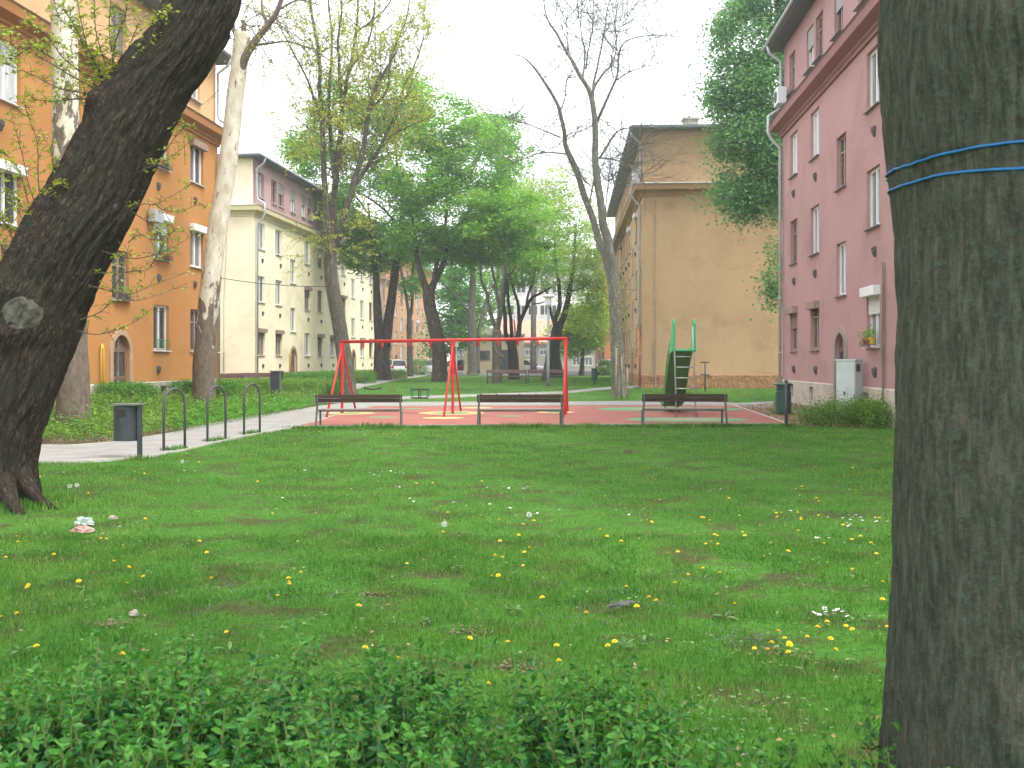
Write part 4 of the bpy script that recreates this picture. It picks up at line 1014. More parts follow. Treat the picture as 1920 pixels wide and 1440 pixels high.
# light green moulded top: two tall side wings and a platform lip
xm = (xl+xr)/2; hw = (xr-xl)/2
for e in (-1, 1):
    mb = MB()
    xo = xm-.02+e*(hw+.03); prof = [(Y0+.18, zt-.05), (Y0+.14, zt+.72), (Y0+.20, zt+.84), (Y0+.32, zt+.86), (Y0+.42, zt+.74), (Y0+.62, zt+.28), (Y0+.85, zt-.02), (Y0+.80, zt-.12)]
    i = len(mb.v)
    for dx in (-.03, .03):
        for y, z in prof: mb.v.append(Vector((xo+dx-(z-zt)*e*.03, y, z)))
    n = len(prof); mb.f.append(tuple(range(i, i+n))); mb.f.append(tuple(range(i+2*n-1, i+n-1, -1)))
    for k in range(n): mb.f.append((i+k, i+(k+1) % n, i+n+(k+1) % n, i+n+k))
    obj('side_wing', mb, M['slidegreen'], sl0)
mb = MB(); mb.bbox((xm-.02, Y0+.42, zt-.02), hw+.02, .26, .03, .012); obj('platform', mb, M['slidegreen'], sl0)
mb = MB(); cl = [(xm-.02, Y0+.66, zt), (xm+.0, Y0+1.2, zt-.35), (xm+.05, Y0+2.0, zt-.92), (xm+.12, Y0+2.9, zt-1.5), (xm+.17, Y0+3.5, .34), (xm+.2, Y0+3.95, .25), (xm+.22, Y0+4.3, .25)]
cl = cr(cl, 4); sec = [(-1.06, .20), (-.98, .215), (-.88, .02), (-.6, -.02), (0, -.03), (.6, -.02), (.88, .02), (.98, .215), (1.06, .20), (.95, -.07), (-.95, -.07)]
for k, c in enumerate(cl):
    for u, v in sec: mb.v.append(c+Vector((u*.33, v*.12, v*.95)))
m_ = len(sec)
for k in range(len(cl)-1):
    for j in range(m_): mb.f.append((k*m_+j, k*m_+(j+1) % m_, (k+1)*m_+(j+1) % m_, (k+1)*m_+j))
mb.f.append(tuple(range(m_))); mb.f.append(tuple(range(len(mb.v)-1, len(mb.v)-1-m_, -1)))
obj('chute', mb, M['slidedark'], sl0)
mb = MB(); c = cl[-4]; mb.tube([(c.x-.2, c.y, 0), (c.x-.2, c.y, c.z)], .03, 8); mb.tube([(c.x+.2, c.y, 0), (c.x+.2, c.y, c.z)], .03, 8); obj('chute_leg', mb, M['slidedark'], sl0)

# ---------------- street furniture
c = G(1028, 724.5); lp = thing('street_lamp', 'grey park lamp post with white disc shaped hat on the lawn', 'street lamp', c); H = EYE+(HY-556)/F*c.y-c.z
mb = MB(); mb.tube([c, c+Vector((0, 0, 1.1)), c+Vector((0, 0, H-.5))], [.085, .075, .06], 12); obj('post', mb, M['lampgrey'], lp, smooth=True)
mb = MB(); mb.lathe(c+Vector((0, 0, H-.52)), [(.07, 0), (.15, .06), (.16, .12), (.17, .46), (.1, .5)], 20); obj('lantern', mb, M['lampwhite'], lp, smooth=True)
mb = MB(); mb.lathe(c+Vector((0, 0, H-.04)), [(.29, 0), (.335, .03), (.33, .06), (.2, .13), (.05, .16)], 24); obj('lamp_hat', mb, M['lampwhite'], lp, smooth=True)
l2 = copy_tree(lp); pos = P(856, HY, 100); l2.location = (pos.x, pos.y, .3-1.45); l2['label'] = 'far park lamp with white hat showing just above the beam between trees'

def bin_post(px, py, d_, lab):       # slate bin hung on a flat post
    c = G(px, py); s1 = c.y/F
    t = thing('litter_bin', lab, 'litter bin', c)
    mb = MB(); mb.bbox(c+Vector((0, 0, .44)), .036, .03, .47, .006); obj('post', mb, M['binblue'], t)
    w2 = (262-216)*s1/2; cx = c.x-.04-w2; z0 = c.z+.30; z1 = c.z+.87
    mb = MB(); import bmesh
    mb.lathe((0, 0, 0), [(w2, 0), (w2, z1-z0)], 28); mb.v = [Vector((cx+v.x, c.y+.05+v.y*.75, z0+v.z)) for v in mb.v]; body = obj('body', mb, M['binblue'], t, smooth=False)
    mb = MB(); mb.bbox((cx-w2*.1, c.y+.05-w2*.75-.004, z1-.11), .065, .006, .06, .003); obj('slot', mb, M['dark'], body)
    mb = MB(); mb.bbox((cx+.03, c.y+.05, z1+.028), w2+.05, w2*.75+.03, .010, .004); obj('lid', mb, M['irongrey'], t)
    return t
bin_post(262, 861, 0, 'slate coloured litter bin on a flat post at the near edge of the path')
def bin_round(px, py, wpx, ytop, ybot, lab, matn, poley, ball=True):
    c = G(px, py); s1 = c.y/F; t = thing('litter_bin', lab, 'litter bin', c); r = wpx*s1/2; zt_ = EYE+(HY-ytop)*s1; zb_ = EYE+(HY-ybot)*s1
    mb = MB(); mb.tube([c-Vector((0, 0, .05)), Vector((c.x, c.y, zt_+(.02 if ball else -.2)))], .038 if ball else .03, 12)
    if ball: mb.lathe((c.x, c.y, zt_+.0), [(.03, 0), (.045, .03), (.05, .05), (.035, .085), (.01, .095)], 12)
    obj('post', mb, M['iron'], t, smooth=True); cy = c.y+r+.03 if ball else c.y
    mb = MB(); mb.lathe((c.x-.01, cy, zb_), [(r*.92, 0), (r, .02), (r, (zt_-zb_)*.72), (r*.9, (zt_-zb_)*.74), (r*.9, (zt_-zb_)-.03)], 26); bd_ = obj('body', mb, M[matn], t)
    mb = MB(); mb.lathe((c.x-.01, cy, zt_-.045), [(r*1.18, 0), (r*1.2, .025), (r*.9, .05)], 26); obj('lid', mb, M['slidedark'] if not ball else M[matn], t)
    if ball:
        for z in (zb_+.10, zb_+(zt_-zb_)*.6): mb = MB(); mb.bbox((c.x, c.y+.02, z), .055, .045, .018, .004); obj('bracket', mb, M['iron'], t)
    return t
bin_round(1474, 801, 29, 719, 776, 'dark green round litter bin on a ball topped post beside the mulch bed', 'bingreen', 0)
bin_round(1115, 721, 12, 690, 713, 'small green litter bin on a pole on the far lawn right of the swings', 'bingreen', 0, ball=False)
def column_bin(px, Yd, wpx, ytop, lab):
    c = P(px, HY, Yd); z0 = float(gz(c.x, Yd)); zt_ = EYE+(HY-ytop)/F*Yd; w2 = wpx/F*Yd/2
    t = thing('litter_bin', lab, 'litter bin', (c.x, Yd, z0)); mb = MB(); mb.bbox((c.x, Yd, (z0+zt_)/2-.02), w2*.86, w2*.8, (zt_-z0)/2, .012); obj('body', mb, M['binblue'], t)
    mb = MB(); mb.bbox((c.x+w2*.93, Yd-w2*.4, (z0+zt_)/2), w2*.1, w2*.2, (zt_-z0)/2, .004); obj('post', mb, M['irongrey'], t)
    mb = MB(); mb.bbox((c.x, Yd, zt_+.0), w2, w2*.95, .018, .006); obj('lid', mb, M['irongrey'], t)
column_bin(517, 39.3, 19, 696, 'tall dark box shaped litter bin at the tip of the planting bed')
column_bin(527, 51, 10, 696, 'smaller dark bin standing just behind the tall box shaped bin')
# hoops along the path
def make_hoop():
    mb = MB(); hw = .27; pts = [(-hw, 0, -.1), (-hw, 0, .84)]+[(-hw*math.cos(math.pi*k/10), 0, .84+hw*math.sin(math.pi*k/10)) for k in range(1, 10)]+[(hw, 0, .84), (hw, 0, -.1)]
    mb.tube(pts, .024, 10); return mb
h0 = None
for px, py, lab in ((327, 845, 'nearest of the three steel hoops along the path edge, right of the slate bin'), (406, 828, 'middle of the three steel hoops along the path edge'), (472.5, 815.5, 'farthest of the three steel hoops along the path edge')):
    c = G(px, py)
    if h0 is None: h0 = obj('cycle_hoop', make_hoop(), M['iron'], smooth=True, at=(0, 0, 0)); h = h0
    else: h = h0.copy(); COL.objects.link(h)
    place(h, c, math.radians(66)); tag(h, lab, 'cycle hoop', 'steel hoops along the path')
# cabinet
Yc = 27.0; x0, x1, x2 = [(q-HX)/F*Yc for q in (1571, 1592, 1614)]
cb = thing('utility_cabinet', 'pale grey utility cabinet among shrubs before the pink block', 'cabinet', (x1, Yc, .2)); rot = math.radians(38)
from mathutils import Euler
e = Euler((0, 0, rot)); cc = Vector(((x0+x2)/2, Yc, 0)); zt_ = EYE+(HY-676)/F*Yc
mb = MB(); mb.bbox(cc+Vector((0, 0, (zt_+.25)/2)), .17, .28, (zt_-.25)/2, .008, rot=e); body = obj('body', mb, M['cabinet'], cb)
mb = MB(); mb.bbox(cc+Vector((0, 0, zt_+.012)), .19, .30, .022, .006, rot=e); obj('lid', mb, M['cabinet'], cb)
mb = MB(); mb.bbox(cc+Vector((0, 0, .2)), .18, .29, .07, .008, rot=e); obj('base', mb, M['kerb'], cb)
dv = Vector((-math.cos(rot), -math.sin(rot), 0)); dt = Vector((-math.sin(rot), math.cos(rot), 0))
d2 = Vector((math.sin(rot), -math.cos(rot), 0)); de = Vector((math.cos(rot), math.sin(rot), 0))
mb = MB(); mb.box(cc+dv*.175+Vector((0, 0, (zt_+.25)/2)), .006, .262, (zt_-.25)/2-.05, dv, dt); dr = obj('door', mb, M['cabinet'], cb)
mb = MB(); mb.box(cc+dv*.19+dt*.02+Vector((0, 0, .78)), .012, .02, .05, dv, dt); obj('door_handle', mb, M['iron'], dr)
mb = MB(); mb.box(cc+d2*.283-de*.03+Vector((0, 0, zt_-.19)), .006, .085, .095, d2, de); obj('notice_plate', mb, M['vent'], cb)
# exercise bar post
c = P(1322, HY, 48.5); z0 = float(gz(c.x, c.y)); s1 = 48.5/F
mb = MB(); zt_ = EYE+(HY-679)*s1; mb.tube([(c.x, c.y, z0-.05), (c.x, c.y, zt_)], .035, 8)
t = thing('bar_post', 'thin dark post with two short crossbars in front of the tan gable', 'post', (c.x, c.y, z0)); obj('post', mb, M['iron'], t, smooth=True)
for y_ in (679.5, 702.5):
    mb = MB(); z = EYE+(HY-y_)*s1; mb.tube([(c.x-.22, c.y-.02, z), (c.x+.22, c.y-.02, z)], .027, 8); obj('crossbar', mb, M['iron'], t, smooth=True)

# ---------------- cars
def make_car(paint, est=False):
    t = thing('parked_car', '', 'car', (0, 0, 0)); hw = .84; L = 4.1
    # (x along, z bottom, z belt, roof z, roof half width)
    side = [(-2.05, .34, .62), (-2.0, .28, .86), (-1.75, .26, .92), (-1.1, .25, .90), (0, .25, .90), (.9, .25, .88), (1.5, .26, .80), (1.95, .30, .66), (2.05, .36, .52)]
    mb = MB(); secs = []
    for x, zb_, zt_ in side:
        k = .86 if abs(x) > 2.02 else (.96 if abs(x) > 1.9 else 1)
        secs.append([Vector((x, y, z)) for y, z in ((-hw*k, zb_+.06), (-hw*k*1.0, (zb_+zt_)/2), (-hw*k*.95, zt_-.03), (-hw*k*.86, zt_), (hw*k*.86, zt_), (hw*k*.95, zt_-.03), (hw*k, (zb_+zt_)/2), (hw*k, zb_+.06), (hw*k*.8, zb_), (-hw*k*.8, zb_))])
    i = 0
    for s_ in secs: mb.v += s_
    for k in range(len(secs)-1):
        for j in range(10): mb.f.append((k*10+j, k*10+(j+1) % 10, (k+1)*10+(j+1) % 10, (k+1)*10+j))
    mb.f.append(tuple(range(10))); mb.f.append(tuple(range(len(mb.v)-1, len(mb.v)-11, -1)))
    body = obj('body', mb, paint, t, smooth=False)
    def loft(rows, m_, nm, par):
        q = MB(); n = len(rows[0])
        for r in rows: q.v += [Vector(p) for p in r]
        for k in range(len(rows)-1):
            for j in range(n-1): q.f.append((k*n+j, k*n+j+1, (k+1)*n+j+1, (k+1)*n+j))
        return obj(nm, q, m_, par)
    rr = -1.55 if not est else -1.85
    base = [(-1.85 if not est else -2.0, -.70, .88), (-.3, -.73, .89), (1.15, -.70, .86)]; top = [(rr, -.56, 1.40), (-.3, -.58, 1.46), (.45, -.56, 1.42)]
    q = MB()
    B = [(p[0], p[1], p[2]) for p in base]+[(p[0], -p[1], p[2]) for p in base[::-1]]; T = [(p[0], p[1], p[2]) for p in top]+[(p[0], -p[1], p[2]) for p in top[::-1]]
    q.v += [Vector(p) for p in B]+[Vector(p) for p in T]
    for j in range(6): q.f.append((j, (j+1) % 6, 6+(j+1) % 6, 6+j))
    obj('windows', q, M['carglass'], body)
    q = MB(); q.v += [Vector((p[0]*1.01, p[1]*1.02, p[2]-.03)) for p in T]+[Vector((p[0]*.97, p[1]*.9, p[2]+.025)) for p in T]
    for j in range(6): q.f.append((j, (j+1) % 6, 6+(j+1) % 6, 6+j))
    q.f.append(tuple(range(6, 12))); 
    for j in (0, 1, 2, 3, 4, 5):
        a, b = Vector(B[j]), Vector(T[j]); q.tube([a, b], .035, 4, ang=.78)
    obj('roof', q, paint, body)
    for e in (-1, 1):
        q = MB(); q.bbox((-2.0, e*.66, .74), .05, .13, .12, .02); obj('tail_light', q, M['tail'], t)
        q = MB(); q.bbox((1.98, e*.6, .62), .05, .17, .07, .02); obj('headlight', q, M['head'], t)
    q = MB(); q.bbox((-2.06, 0, .66), .012, .24, .055, .003); obj('number_plate', q, M['plate'], t)
    for x in (-1.28, 1.28):
        for e in (-1, 1):
            q = MB(); q.tube([(x, e*.62, .31), (x, e*.83, .31)], .31, 20); wl = obj('wheel', q, M['rubber'], t); q = MB(); q.tube([(x, e*.80, .31), (x, e*.845, .31)], .19, 14); obj('rim', q, M['carsilver'], wl)
    return t
cars = [('carwhite', True, 738, 98.2, 1.95, 'white estate car behind the double trunked tree, tail light to us'), ('carwhite', False, 816, 99.5, 1.25, 'white hatchback parked left of the leaning trunk behind the bucket swing'),
        ('carred', False, 868, 118, .3, 'maroon car half hidden between the kiosk and the tree'), ('carwhite', True, 988, 114, -.6, 'white car parked right of the kiosk door behind the trees'), ('carwhite', False, 1143, 99, 1.2, 'white car showing beside the bare tree at the red brown block')]
for pm, est, px, Yd, rz, lab in cars:
    t = make_car(M[pm], est); p = P(px, HY, Yd); place(t, (p.x, Yd, .33), rz); t['label'] = lab; t['group'] = 'cars parked at the far street'
#==SECTION plants==
# ---------------- big trunks with real bark relief
def furrowed(name, pts, rads, seg, rows_per_m, mat, parent, ridge=.05, fr=(7, 1.1), extra=None):
    pts = [Vector(p) for p in pts]; ctr = cr(pts, 10); m = len(ctr); rr = np.interp(np.linspace(0, len(rads)-1, m), range(len(rads)), rads)
    Ls = [0]
    for k in range(1, m): Ls.append(Ls[-1]+(ctr[k]-ctr[k-1]).length)
    T = Ls[-1]; n = int(T*rows_per_m); V = np.zeros((n*seg, 3)); BK = np.zeros((n*seg, 3)); ref = Vector((1, 0, 0)); C = np.array([list(c) for c in ctr])
    for i in range(n):
        s_ = T*i/(n-1); c = Vector([np.interp(s_, Ls, C[:, a]) for a in range(3)]); c2 = Vector([np.interp(min(T, s_+.15), Ls, C[:, a]) for a in range(3)]); c1 = Vector([np.interp(max(0, s_-.15), Ls, C[:, a]) for a in range(3)])
        t = (c2-c1).normalized(); ref = (ref-t*ref.dot(t)).normalized(); b = t.cross(ref); r = float(np.interp(s_, Ls, rr))
        for j in range(seg):
            a = 2*math.pi*j/seg; ca, sa = math.cos(a), math.sin(a)
            q = Vector((ca*r*fr[0], sa*r*fr[0], s_*fr[1])); q2 = Vector((ca*r*2.0, sa*r*2.0, s_*.8))
            wz = noise.noise(q2*1.7)*.9
            n1 = noise.noise(q+Vector((wz, wz, 0))); n2 = noise.noise(q*2.1+Vector((5+wz, 0, 0)))
            d = ridge*(min(1, abs(n1)*2.6)-.5)+ridge*.5*(min(1, abs(n2)*2.6)-.5)+.055*noise.noise(q2*.9)
            if extra: d += extra(a, s_, r)
            V[i*seg+j] = c+(ref*ca+b*sa)*(r+d); BK[i*seg+j] = (ca*r, sa*r, s_)
    ii = np.arange(n-1)[:, None]*seg; jj = np.arange(seg)[None, :]; a = (ii+jj).ravel(); b2 = (ii+(jj+1) % seg).ravel()
    return npmesh(name, V, np.stack([a, b2, b2+seg, a+seg], 1), mat, parent, smooth=True, bk=BK), ctr
def leafpack(C, size, mat, parent, name, up=.4, aspect=.7, kind=4):
    V, Fc = leaves_np(np.array([list(c) for c in C]), size*RNG.uniform(.6, 1.25, len(C)), up, aspect, kind); return npmesh(name, V, Fc, mat, parent)

# leaning dark trunk on the left
from mathutils.bvhtree import BVHTree
d0 = 11.9
ax_ = [(-22, 985, 92), (-16, 930, 84), (-12, 860, 76), (14, 735, 80), (58, 595, 85), (115, 480, 79), (174, 370, 76), (230, 262, 74), (292, 150, 66), (345, 78, 62), (378, 5, 63), (408, -90, 58), (450, -230, 50), (480, -380, 42)]
lt = thing('leaning_tree', 'dark furrowed tree trunk leaning to the right over the lawn, at the left edge', 'tree', G(-10, 950))
def knot(a, s_, r):
    v = 0
    for a0, s0, w0, h0 in ((-2.45, 5.0, .15, .13), (3.0, 4.92, .17, .13), (3.0, 3.5, .14, .09), (-.4, 3.9, .2, .04)):
        da = (a-a0+math.pi) % (2*math.pi)-math.pi; q = math.hypot(da*r, s_-s0)/w0
        v += h0*math.exp(-q*q*1.2)+(.012*math.cos(q*9)*math.exp(-q*1.4) if q < 2 else 0)
    da = (a+1.62+math.pi) % (2*math.pi)-math.pi; q = math.hypot(da*r, s_-2.46)/.26
    v += .05*math.exp(-((q-1.05)*3.2)**2)+(.015 if q < 1 else 0)+.012*math.cos(q*9)*math.exp(-abs(q-1.3)*2)
    if s_ < .9:
        v += .10*(1-s_/.9)**2*(.45+.55*math.cos(a*5+.9))
    return v
tr_, lctr = furrowed('trunk', [P(x, y, d0) for x, y, r in ax_], [r/F*d0 for x, y, r in ax_], 260, 62, M['bk_dark'], lt, .038, (13, 1.7), knot)
lbv = BVHTree.FromPolygons([lt.location+v.co for v in tr_.data.vertices], [tuple(p.vertices) for p in tr_.data.polygons])
mb = MB(); mb.bk = []; cz = P(80, 592, d0)
for i in range(14):
    for j in range(36):
        r_ = .21*(i+.01)/13; a = 2*math.pi*j/36; x_, z_ = cz.x+r_*math.cos(a), cz.z+r_*.92*math.sin(a); hit = lbv.ray_cast(Vector((x_, d0-3, z_)), Vector((0, 1, 0)))[0]
        off = .016 if i < 12 else (.006 if i == 12 else -.02); off += .003*math.sin(r_*70)+.012*noise.noise(Vector((x_*9, z_*9, 0)))
        mb.v.append((hit if hit is not None else Vector((x_, d0-.4, z_)))-Vector((0, off, 0))); mb.bk.append((x_, z_, r_))
for i in range(13):
    for j in range(36): mb.f.append((i*36+j, i*36+(j+1) % 36, (i+1)*36+(j+1) % 36, (i+1)*36+j))
M['scar'] = noisy('grey_green_scar_bark', (.05, .046, .036), (.12, .115, .092), 6, .95, 22, 1.0, .03)
obj('bark_scar', mb, M['scar'], lt, smooth=True)
for rl_ in ([(40, 880, -.1), (62, 925, -.35), (88, 945, -.55), (118, 953, -.6)], [(10, 900, -.5), (25, 945, -.85), (45, 965, -1.0)]):
    mb = MB(); mb.bk = []; pr_ = [P(x, y, d0+dy) for x, y, dy in rl_]; pr_[-1].z = -.05; mb.tube(cr(pr_, 5), [.10-.09*i/15 for i in range(16)], 18); obj('root', mb, M['bk_dark'], lt, smooth=True)
T0 = Tree('x', '', d0, M['twig'], None); 
def sprays(lst, rad, n_side, lsz, depthj=.5, up=.35):
    pts_all = []
    for pl in lst:
        dz = random.uniform(-depthj, depthj*.4); pts = cr([P(x, y, d0-.15+dz*i/len(pl)) for i, (x, y) in enumerate(pl)], 5)
        T0.mb.tube(pts, [rad*(1-.8*i/len(pts)) for i in range(len(pts))], 5, cap=False)
        for i in range(3, len(pts)):
            for _ in range(n_side):
                if random.random() < .62:
                    dv = Vector((random.gauss(0, 1), random.gauss(0, 1), random.gauss(.35, .7))).normalized()*random.uniform(.04, .20)
                    e = pts[i]+dv; T0.mb.tube([pts[i], pts[i]+dv*.5+Vector((0, 0, .01)), e], [.0035, .003, .002], 3, cap=False)
                    for _k in range(random.randint(2, 4)): pts_all.append(pts[i]+dv*random.uniform(.5, 1.05)+Vector((random.gauss(0, .014),)*3))
    return pts_all
right = [[(228, 405), (265, 383), (292, 383), (323, 367), (357, 346)], [(255, 330), (271, 317), (311, 302), (340, 279), (366, 259)], [(190, 470), (240, 484), (282, 480), (332, 460), (361, 440)],
         [(170, 512), (215, 511), (253, 509), (284, 502), (336, 464)], [(165, 535), (205, 545), (242, 552), (280, 537), (347, 512)], [(150, 600), (188, 585), (211, 568), (274, 560), (351, 531)],
         [(145, 620), (180, 627), (222, 618), (263, 597), (280, 580)], [(282, 500), (300, 470), (318, 440), (330, 430)], [(245, 395), (275, 415), (300, 430), (290, 440)], [(210, 545), (225, 520), (230, 490), (245, 480)], [(292, 383), (310, 395), (345, 395), (372, 380)],
         [(240, 455), (262, 440), (285, 450), (300, 447)], [(300, 300), (325, 262), (345, 240), (350, 238)]]
P1 = sprays(right, .007, 2, .05)
kx, ky = 207, 188
left = [[(kx, ky), (185, 140), (165, 90), (150, 30), (140, -40)], [(kx, ky), (200, 130), (180, 60), (178, 0)], [(kx+4, ky), (212, 120), (205, 50), (210, -30)], [(kx, ky), (175, 165), (130, 140), (80, 110), (20, 80), (-20, 60)],
        [(kx, ky), (170, 150), (120, 110), (90, 70), (50, 40)], [(kx-4, ky), (160, 175), (110, 165), (60, 140), (10, 120)], [(kx+5, ky), (225, 130), (245, 80), (262, 40)], [(kx+8, ky), (232, 140), (262, 110), (290, 60), (300, 20)],
        [(kx-6, ky), (150, 185), (100, 190), (60, 185)], [(kx, ky), (180, 120), (150, 70), (110, 30), (95, -30)], [(kx+2, ky), (214, 90), (235, 30), (240, -20)], [(200, 150), (170, 120), (145, 60), (120, 20)], [(100, 110), (60, 90), (20, 110), (-10, 100)]]
P2 = sprays(left, .012, 6, .05)
low = [[(78, 412), (55, 350), (42, 290), (28, 240), (18, 200)], [(80, 408), (72, 340), (70, 270), (52, 215), (44, 190)], [(84, 402), (95, 350), (100, 300), (85, 260)], [(76, 416), (50, 400), (30, 370), (5, 350)], [(40, 440), (60, 400), (90, 370), (120, 345)],
       [(30, 470), (18, 430), (-5, 400)], [(35, 455), (50, 430), (28, 380), (10, 300)], [(12, 510), (25, 470), (15, 430), (0, 410)], [(0, 530), (10, 480), (-10, 440)], [(5, 600), (0, 560), (10, 530), (2, 510)], [(60, 420), (40, 330), (10, 290), (-10, 290)]]
P3 = sprays(low, .008, 4, .045)
obj('shoots', T0.mb, M['twig'], lt, smooth=True)
leafpack(P1, .047, M['lf_shoot'], lt, 'spring_leaves'); leafpack(P2+P3, .052, M['lf_shoot'], lt, 'spring_leaves')

# the big trunk close on the right, with ropes
d1 = 2.95; cx1 = 2012
nt_ = thing('near_tree', 'very close grey green tree trunk with two blue ropes, at the right edge', 'tree', ((cx1-HX)/F*d1, d1, 0))
prof = [(1520, 350), (1440, 340), (1330, 335), (1200, 333), (900, 333), (700, 333), (500, 335), (400, 340), (300, 350), (200, 358), (130, 361), (60, 357), (0, 352), (-120, 345), (-400, 335), (-800, 330)]
pts = [Vector(((cx1-HX)/F*d1, d1, EYE+(HY-y)/F*d1)) for y, r in prof]; pts[0].z = -.12
def scar(a, s_, r):
    z = s_-.12; da = (a-4.05+math.pi) % (2*math.pi)-math.pi
    q = math.hypot(da*r/.30, (z-2.22)/.26); v = .012*math.exp(-(q-1)**2*9)*(1 if z > 2.15 else .3)
    if z < .5: v += .03*(1-z/.5)**2*(.4+.6*math.cos(a*4))
    return v
ntr, _c = furrowed('trunk', pts, [r/F*d1*.985 for y, r in prof], 300, 90, M['bk_near'], nt_, .011, (16, 3.0), scar)
from mathutils.bvhtree import BVHTree
bv = BVHTree.FromPolygons([nt_.location+v.co for v in ntr.data.vertices], [tuple(p.vertices) for p in ntr.data.polygons])
zc = lambda z: 1.0
for k, (zl, zf) in enumerate(((.545, .54), (.497, .472))):
    mb = MB(); ring = []
    for j in range(97):
        a = 2*math.pi*j/96; r = .533+.004*math.sin(a*5)
        z = EYE+zl+(zf-zl)*max(0, math.cos(a+math.pi/2))**1.3-.02*max(0, math.cos(a))+.004*math.sin(a*7+k)
        ctr_ = Vector((pts[1].x, d1, z)); dr0 = Vector((math.cos(a), math.sin(a), 0)); hit = bv.ray_cast(ctr_+dr0*2, -dr0)[0]
        ring.append((hit if hit is not None else ctr_+dr0*r)+dr0*.004)
    mb.tube(ring, .0036, 8, cap=False)
    tag(obj('rope', mb, M['rope'], smooth=True, at=ring[0]), ('upper', 'lower')[k]+' blue rope tied round the close trunk at the right edge', 'rope', 'blue ropes round the trunk')
# limbs and crown of this tree stand above the picture
T = Tree('x', '', 5, M['bk_grey'], M['lf_maple']); top = Vector((pts[-1].x, d1, 3.7))
T.stem3([top, top+Vector((-.5, .6, 1.6)), top+Vector((-1.6, 1.8, 3.2)), top+Vector((-2.6, 3.0, 5))], .30, .10); T.stem3([top, top+Vector((.5, -.3, 1.8)), top+Vector((1.4, -1, 4))], .28, .10); T.stem3([top, top+Vector((.2, .9, 1.8)), top+Vector((1.4, 2.2, 4.4))], .22, .08)
cs = [Vector((random.gauss(1.0, 2.6), random.gauss(3.2, 2.0), random.uniform(7.2, 10.5))) for _ in range(160)]
cs = [c for c in cs if c.z > 1.6+.62*abs(c.y)+.3 or c.y < 3.0]
T.grow(cs, .05); obj('limbs', T.mb, M['bk_grey'], nt_, smooth=True)
C = np.repeat(np.array([list(c) for c in cs]), 40, axis=0)+RNG.normal(size=(len(cs)*40, 3))*.42; C = C[C[:, 2] > EYE+C[:, 1]*.38+.35]
leafpack(C, .15, M['lf_maple'], nt_, 'crown')

# ---------------- plane trees
def base_up(l): return [(l[0][0], l[0][1]+14)]+l
t = Tree('plane_tree', 'grey mottled plane trunk standing straight behind the leaning trunk', 22.9, M['bk_plane2'], M['lf_lime'], 'plane trees by the ochre block')
pp = [(138, 830), (138, 812), (136, 700), (133, 600), (127, 470), (124, 300), (122, 150), (119, 0), (117, -160)]
t.stem(pp, .37, .25, n=28, k=5, flare=True); t.stem([(117, -160), (90, -260), (60, -330)], .2, .1); t.stem([(118, -140), (150, -240), (160, -350)], .2, .1)
t.lsz = .09
for _ in range(16): t.bare(random.choice(t.nodes[-12:]), (random.gauss(0, 1), random.gauss(0, 1), .5), 1.6, .03, 2, leafp=4)
t.build()
t = Tree('plane_tree', 'pale leaning plane trunk peeling cream and brown before the corner of the ochre block', 33.2, M['bk_plane'], M['lf_yellow'], 'plane trees by the ochre block')
pp = [(383, 782), (383, 766), (382, 700), (386, 630), (393, 555), (402, 470), (413, 395), (425, 320), (434, 250), (441, 180), (449, 120), (454, 62)]
t.stem(pp, .36, .255, n=28, k=5, flare=True)
t.stem([(446, 150), (458, 112), (476, 80), (500, 50), (520, 20), (532, -20), (540, -70)], .15, .05, dd=-1); t.stem([(447, 75), (438, 55), (434, 42)], .09, .05); t.stem([(456, 66), (457, 48), (455, 38)], .10, .06); t.stem([(497, 52), (500, 40), (492, 20), (490, -30)], .08, .02)
t.stem([(470, 85), (500, 82), (540, 78), (580, 90)], .05, .015); t.stem([(436, 46), (428, 20), (440, -30)], .04, .012); t.stem([(520, 20), (560, 0), (600, 10)], .04, .012)
t.lsz = .075
for _ in range(34): t.bare(random.choice(t.nodes[-75:]), (random.gauss(.4, 1), random.gauss(0, .8), random.gauss(.1, .5)), 1.5, .022, 2, .8, -.35, leafp=1)
for _ in range(9): t.bare(P(random.uniform(480, 600), random.uniform(-40, 60), 33), (random.gauss(0, .5), 0, -1), 1.6, .012, 2, .8, -.3, leafp=1)
t.build()

# ---------------- tall multi-stemmed tree left of centre
t = Tree('tall_tree', 'tall grey tree parting into many upright stems with sparse yellow green leaves', 46, M['bk_grey'], M['lf_yellow'], None)
t.stem([(653, 748), (652, 733), (648, 690), (641, 640), (633, 590), (623, 535), (619, 490), (621, 455), (624, 430)], .36, .27, n=18, flare=True)
S = [([(621, 450), (617, 440), (612, 394), (607, 311), (604, 242), (600, 180), (598, 100), (585, 30), (578, -60)], .17, .05, -.5), ([(623, 440), (626, 367), (633, 305), (639, 242), (643, 200), (655, 130), (668, 60), (672, -40)], .17, .04, .6),
     ([(628, 350), (622, 290), (619, 255), (617, 180), (622, 90), (616, 0), (610, -70)], .11, .03, .8), ([(626, 455), (633, 447), (644, 408), (658, 361), (672, 311), (683, 269), (689, 222), (694, 190), (712, 150), (727, 125), (745, 95)], .17, .04, -.8),
     ([(662, 352), (676, 333), (694, 305), (711, 278), (725, 253), (744, 205), (760, 160), (782, 110), (795, 70)], .11, .025, .7), ([(722, 262), (748, 246), (775, 233)], .05, .02, 0), ([(639, 242), (640, 170), (634, 90), (640, 10), (636, -60)], .10, .025, -.7),
     ([(691, 200), (712, 190), (728, 160), (732, 110), (760, 40), (770, -20)], .08, .02, .9), ([(603, 230), (590, 190), (572, 140), (545, 90), (520, 40)], .07, .02, -.6), ([(655, 130), (690, 80), (700, 20), (706, -50)], .06, .02, .4), ([(668, 60), (720, 20), (750, -40)], .05, .02, -.3)]
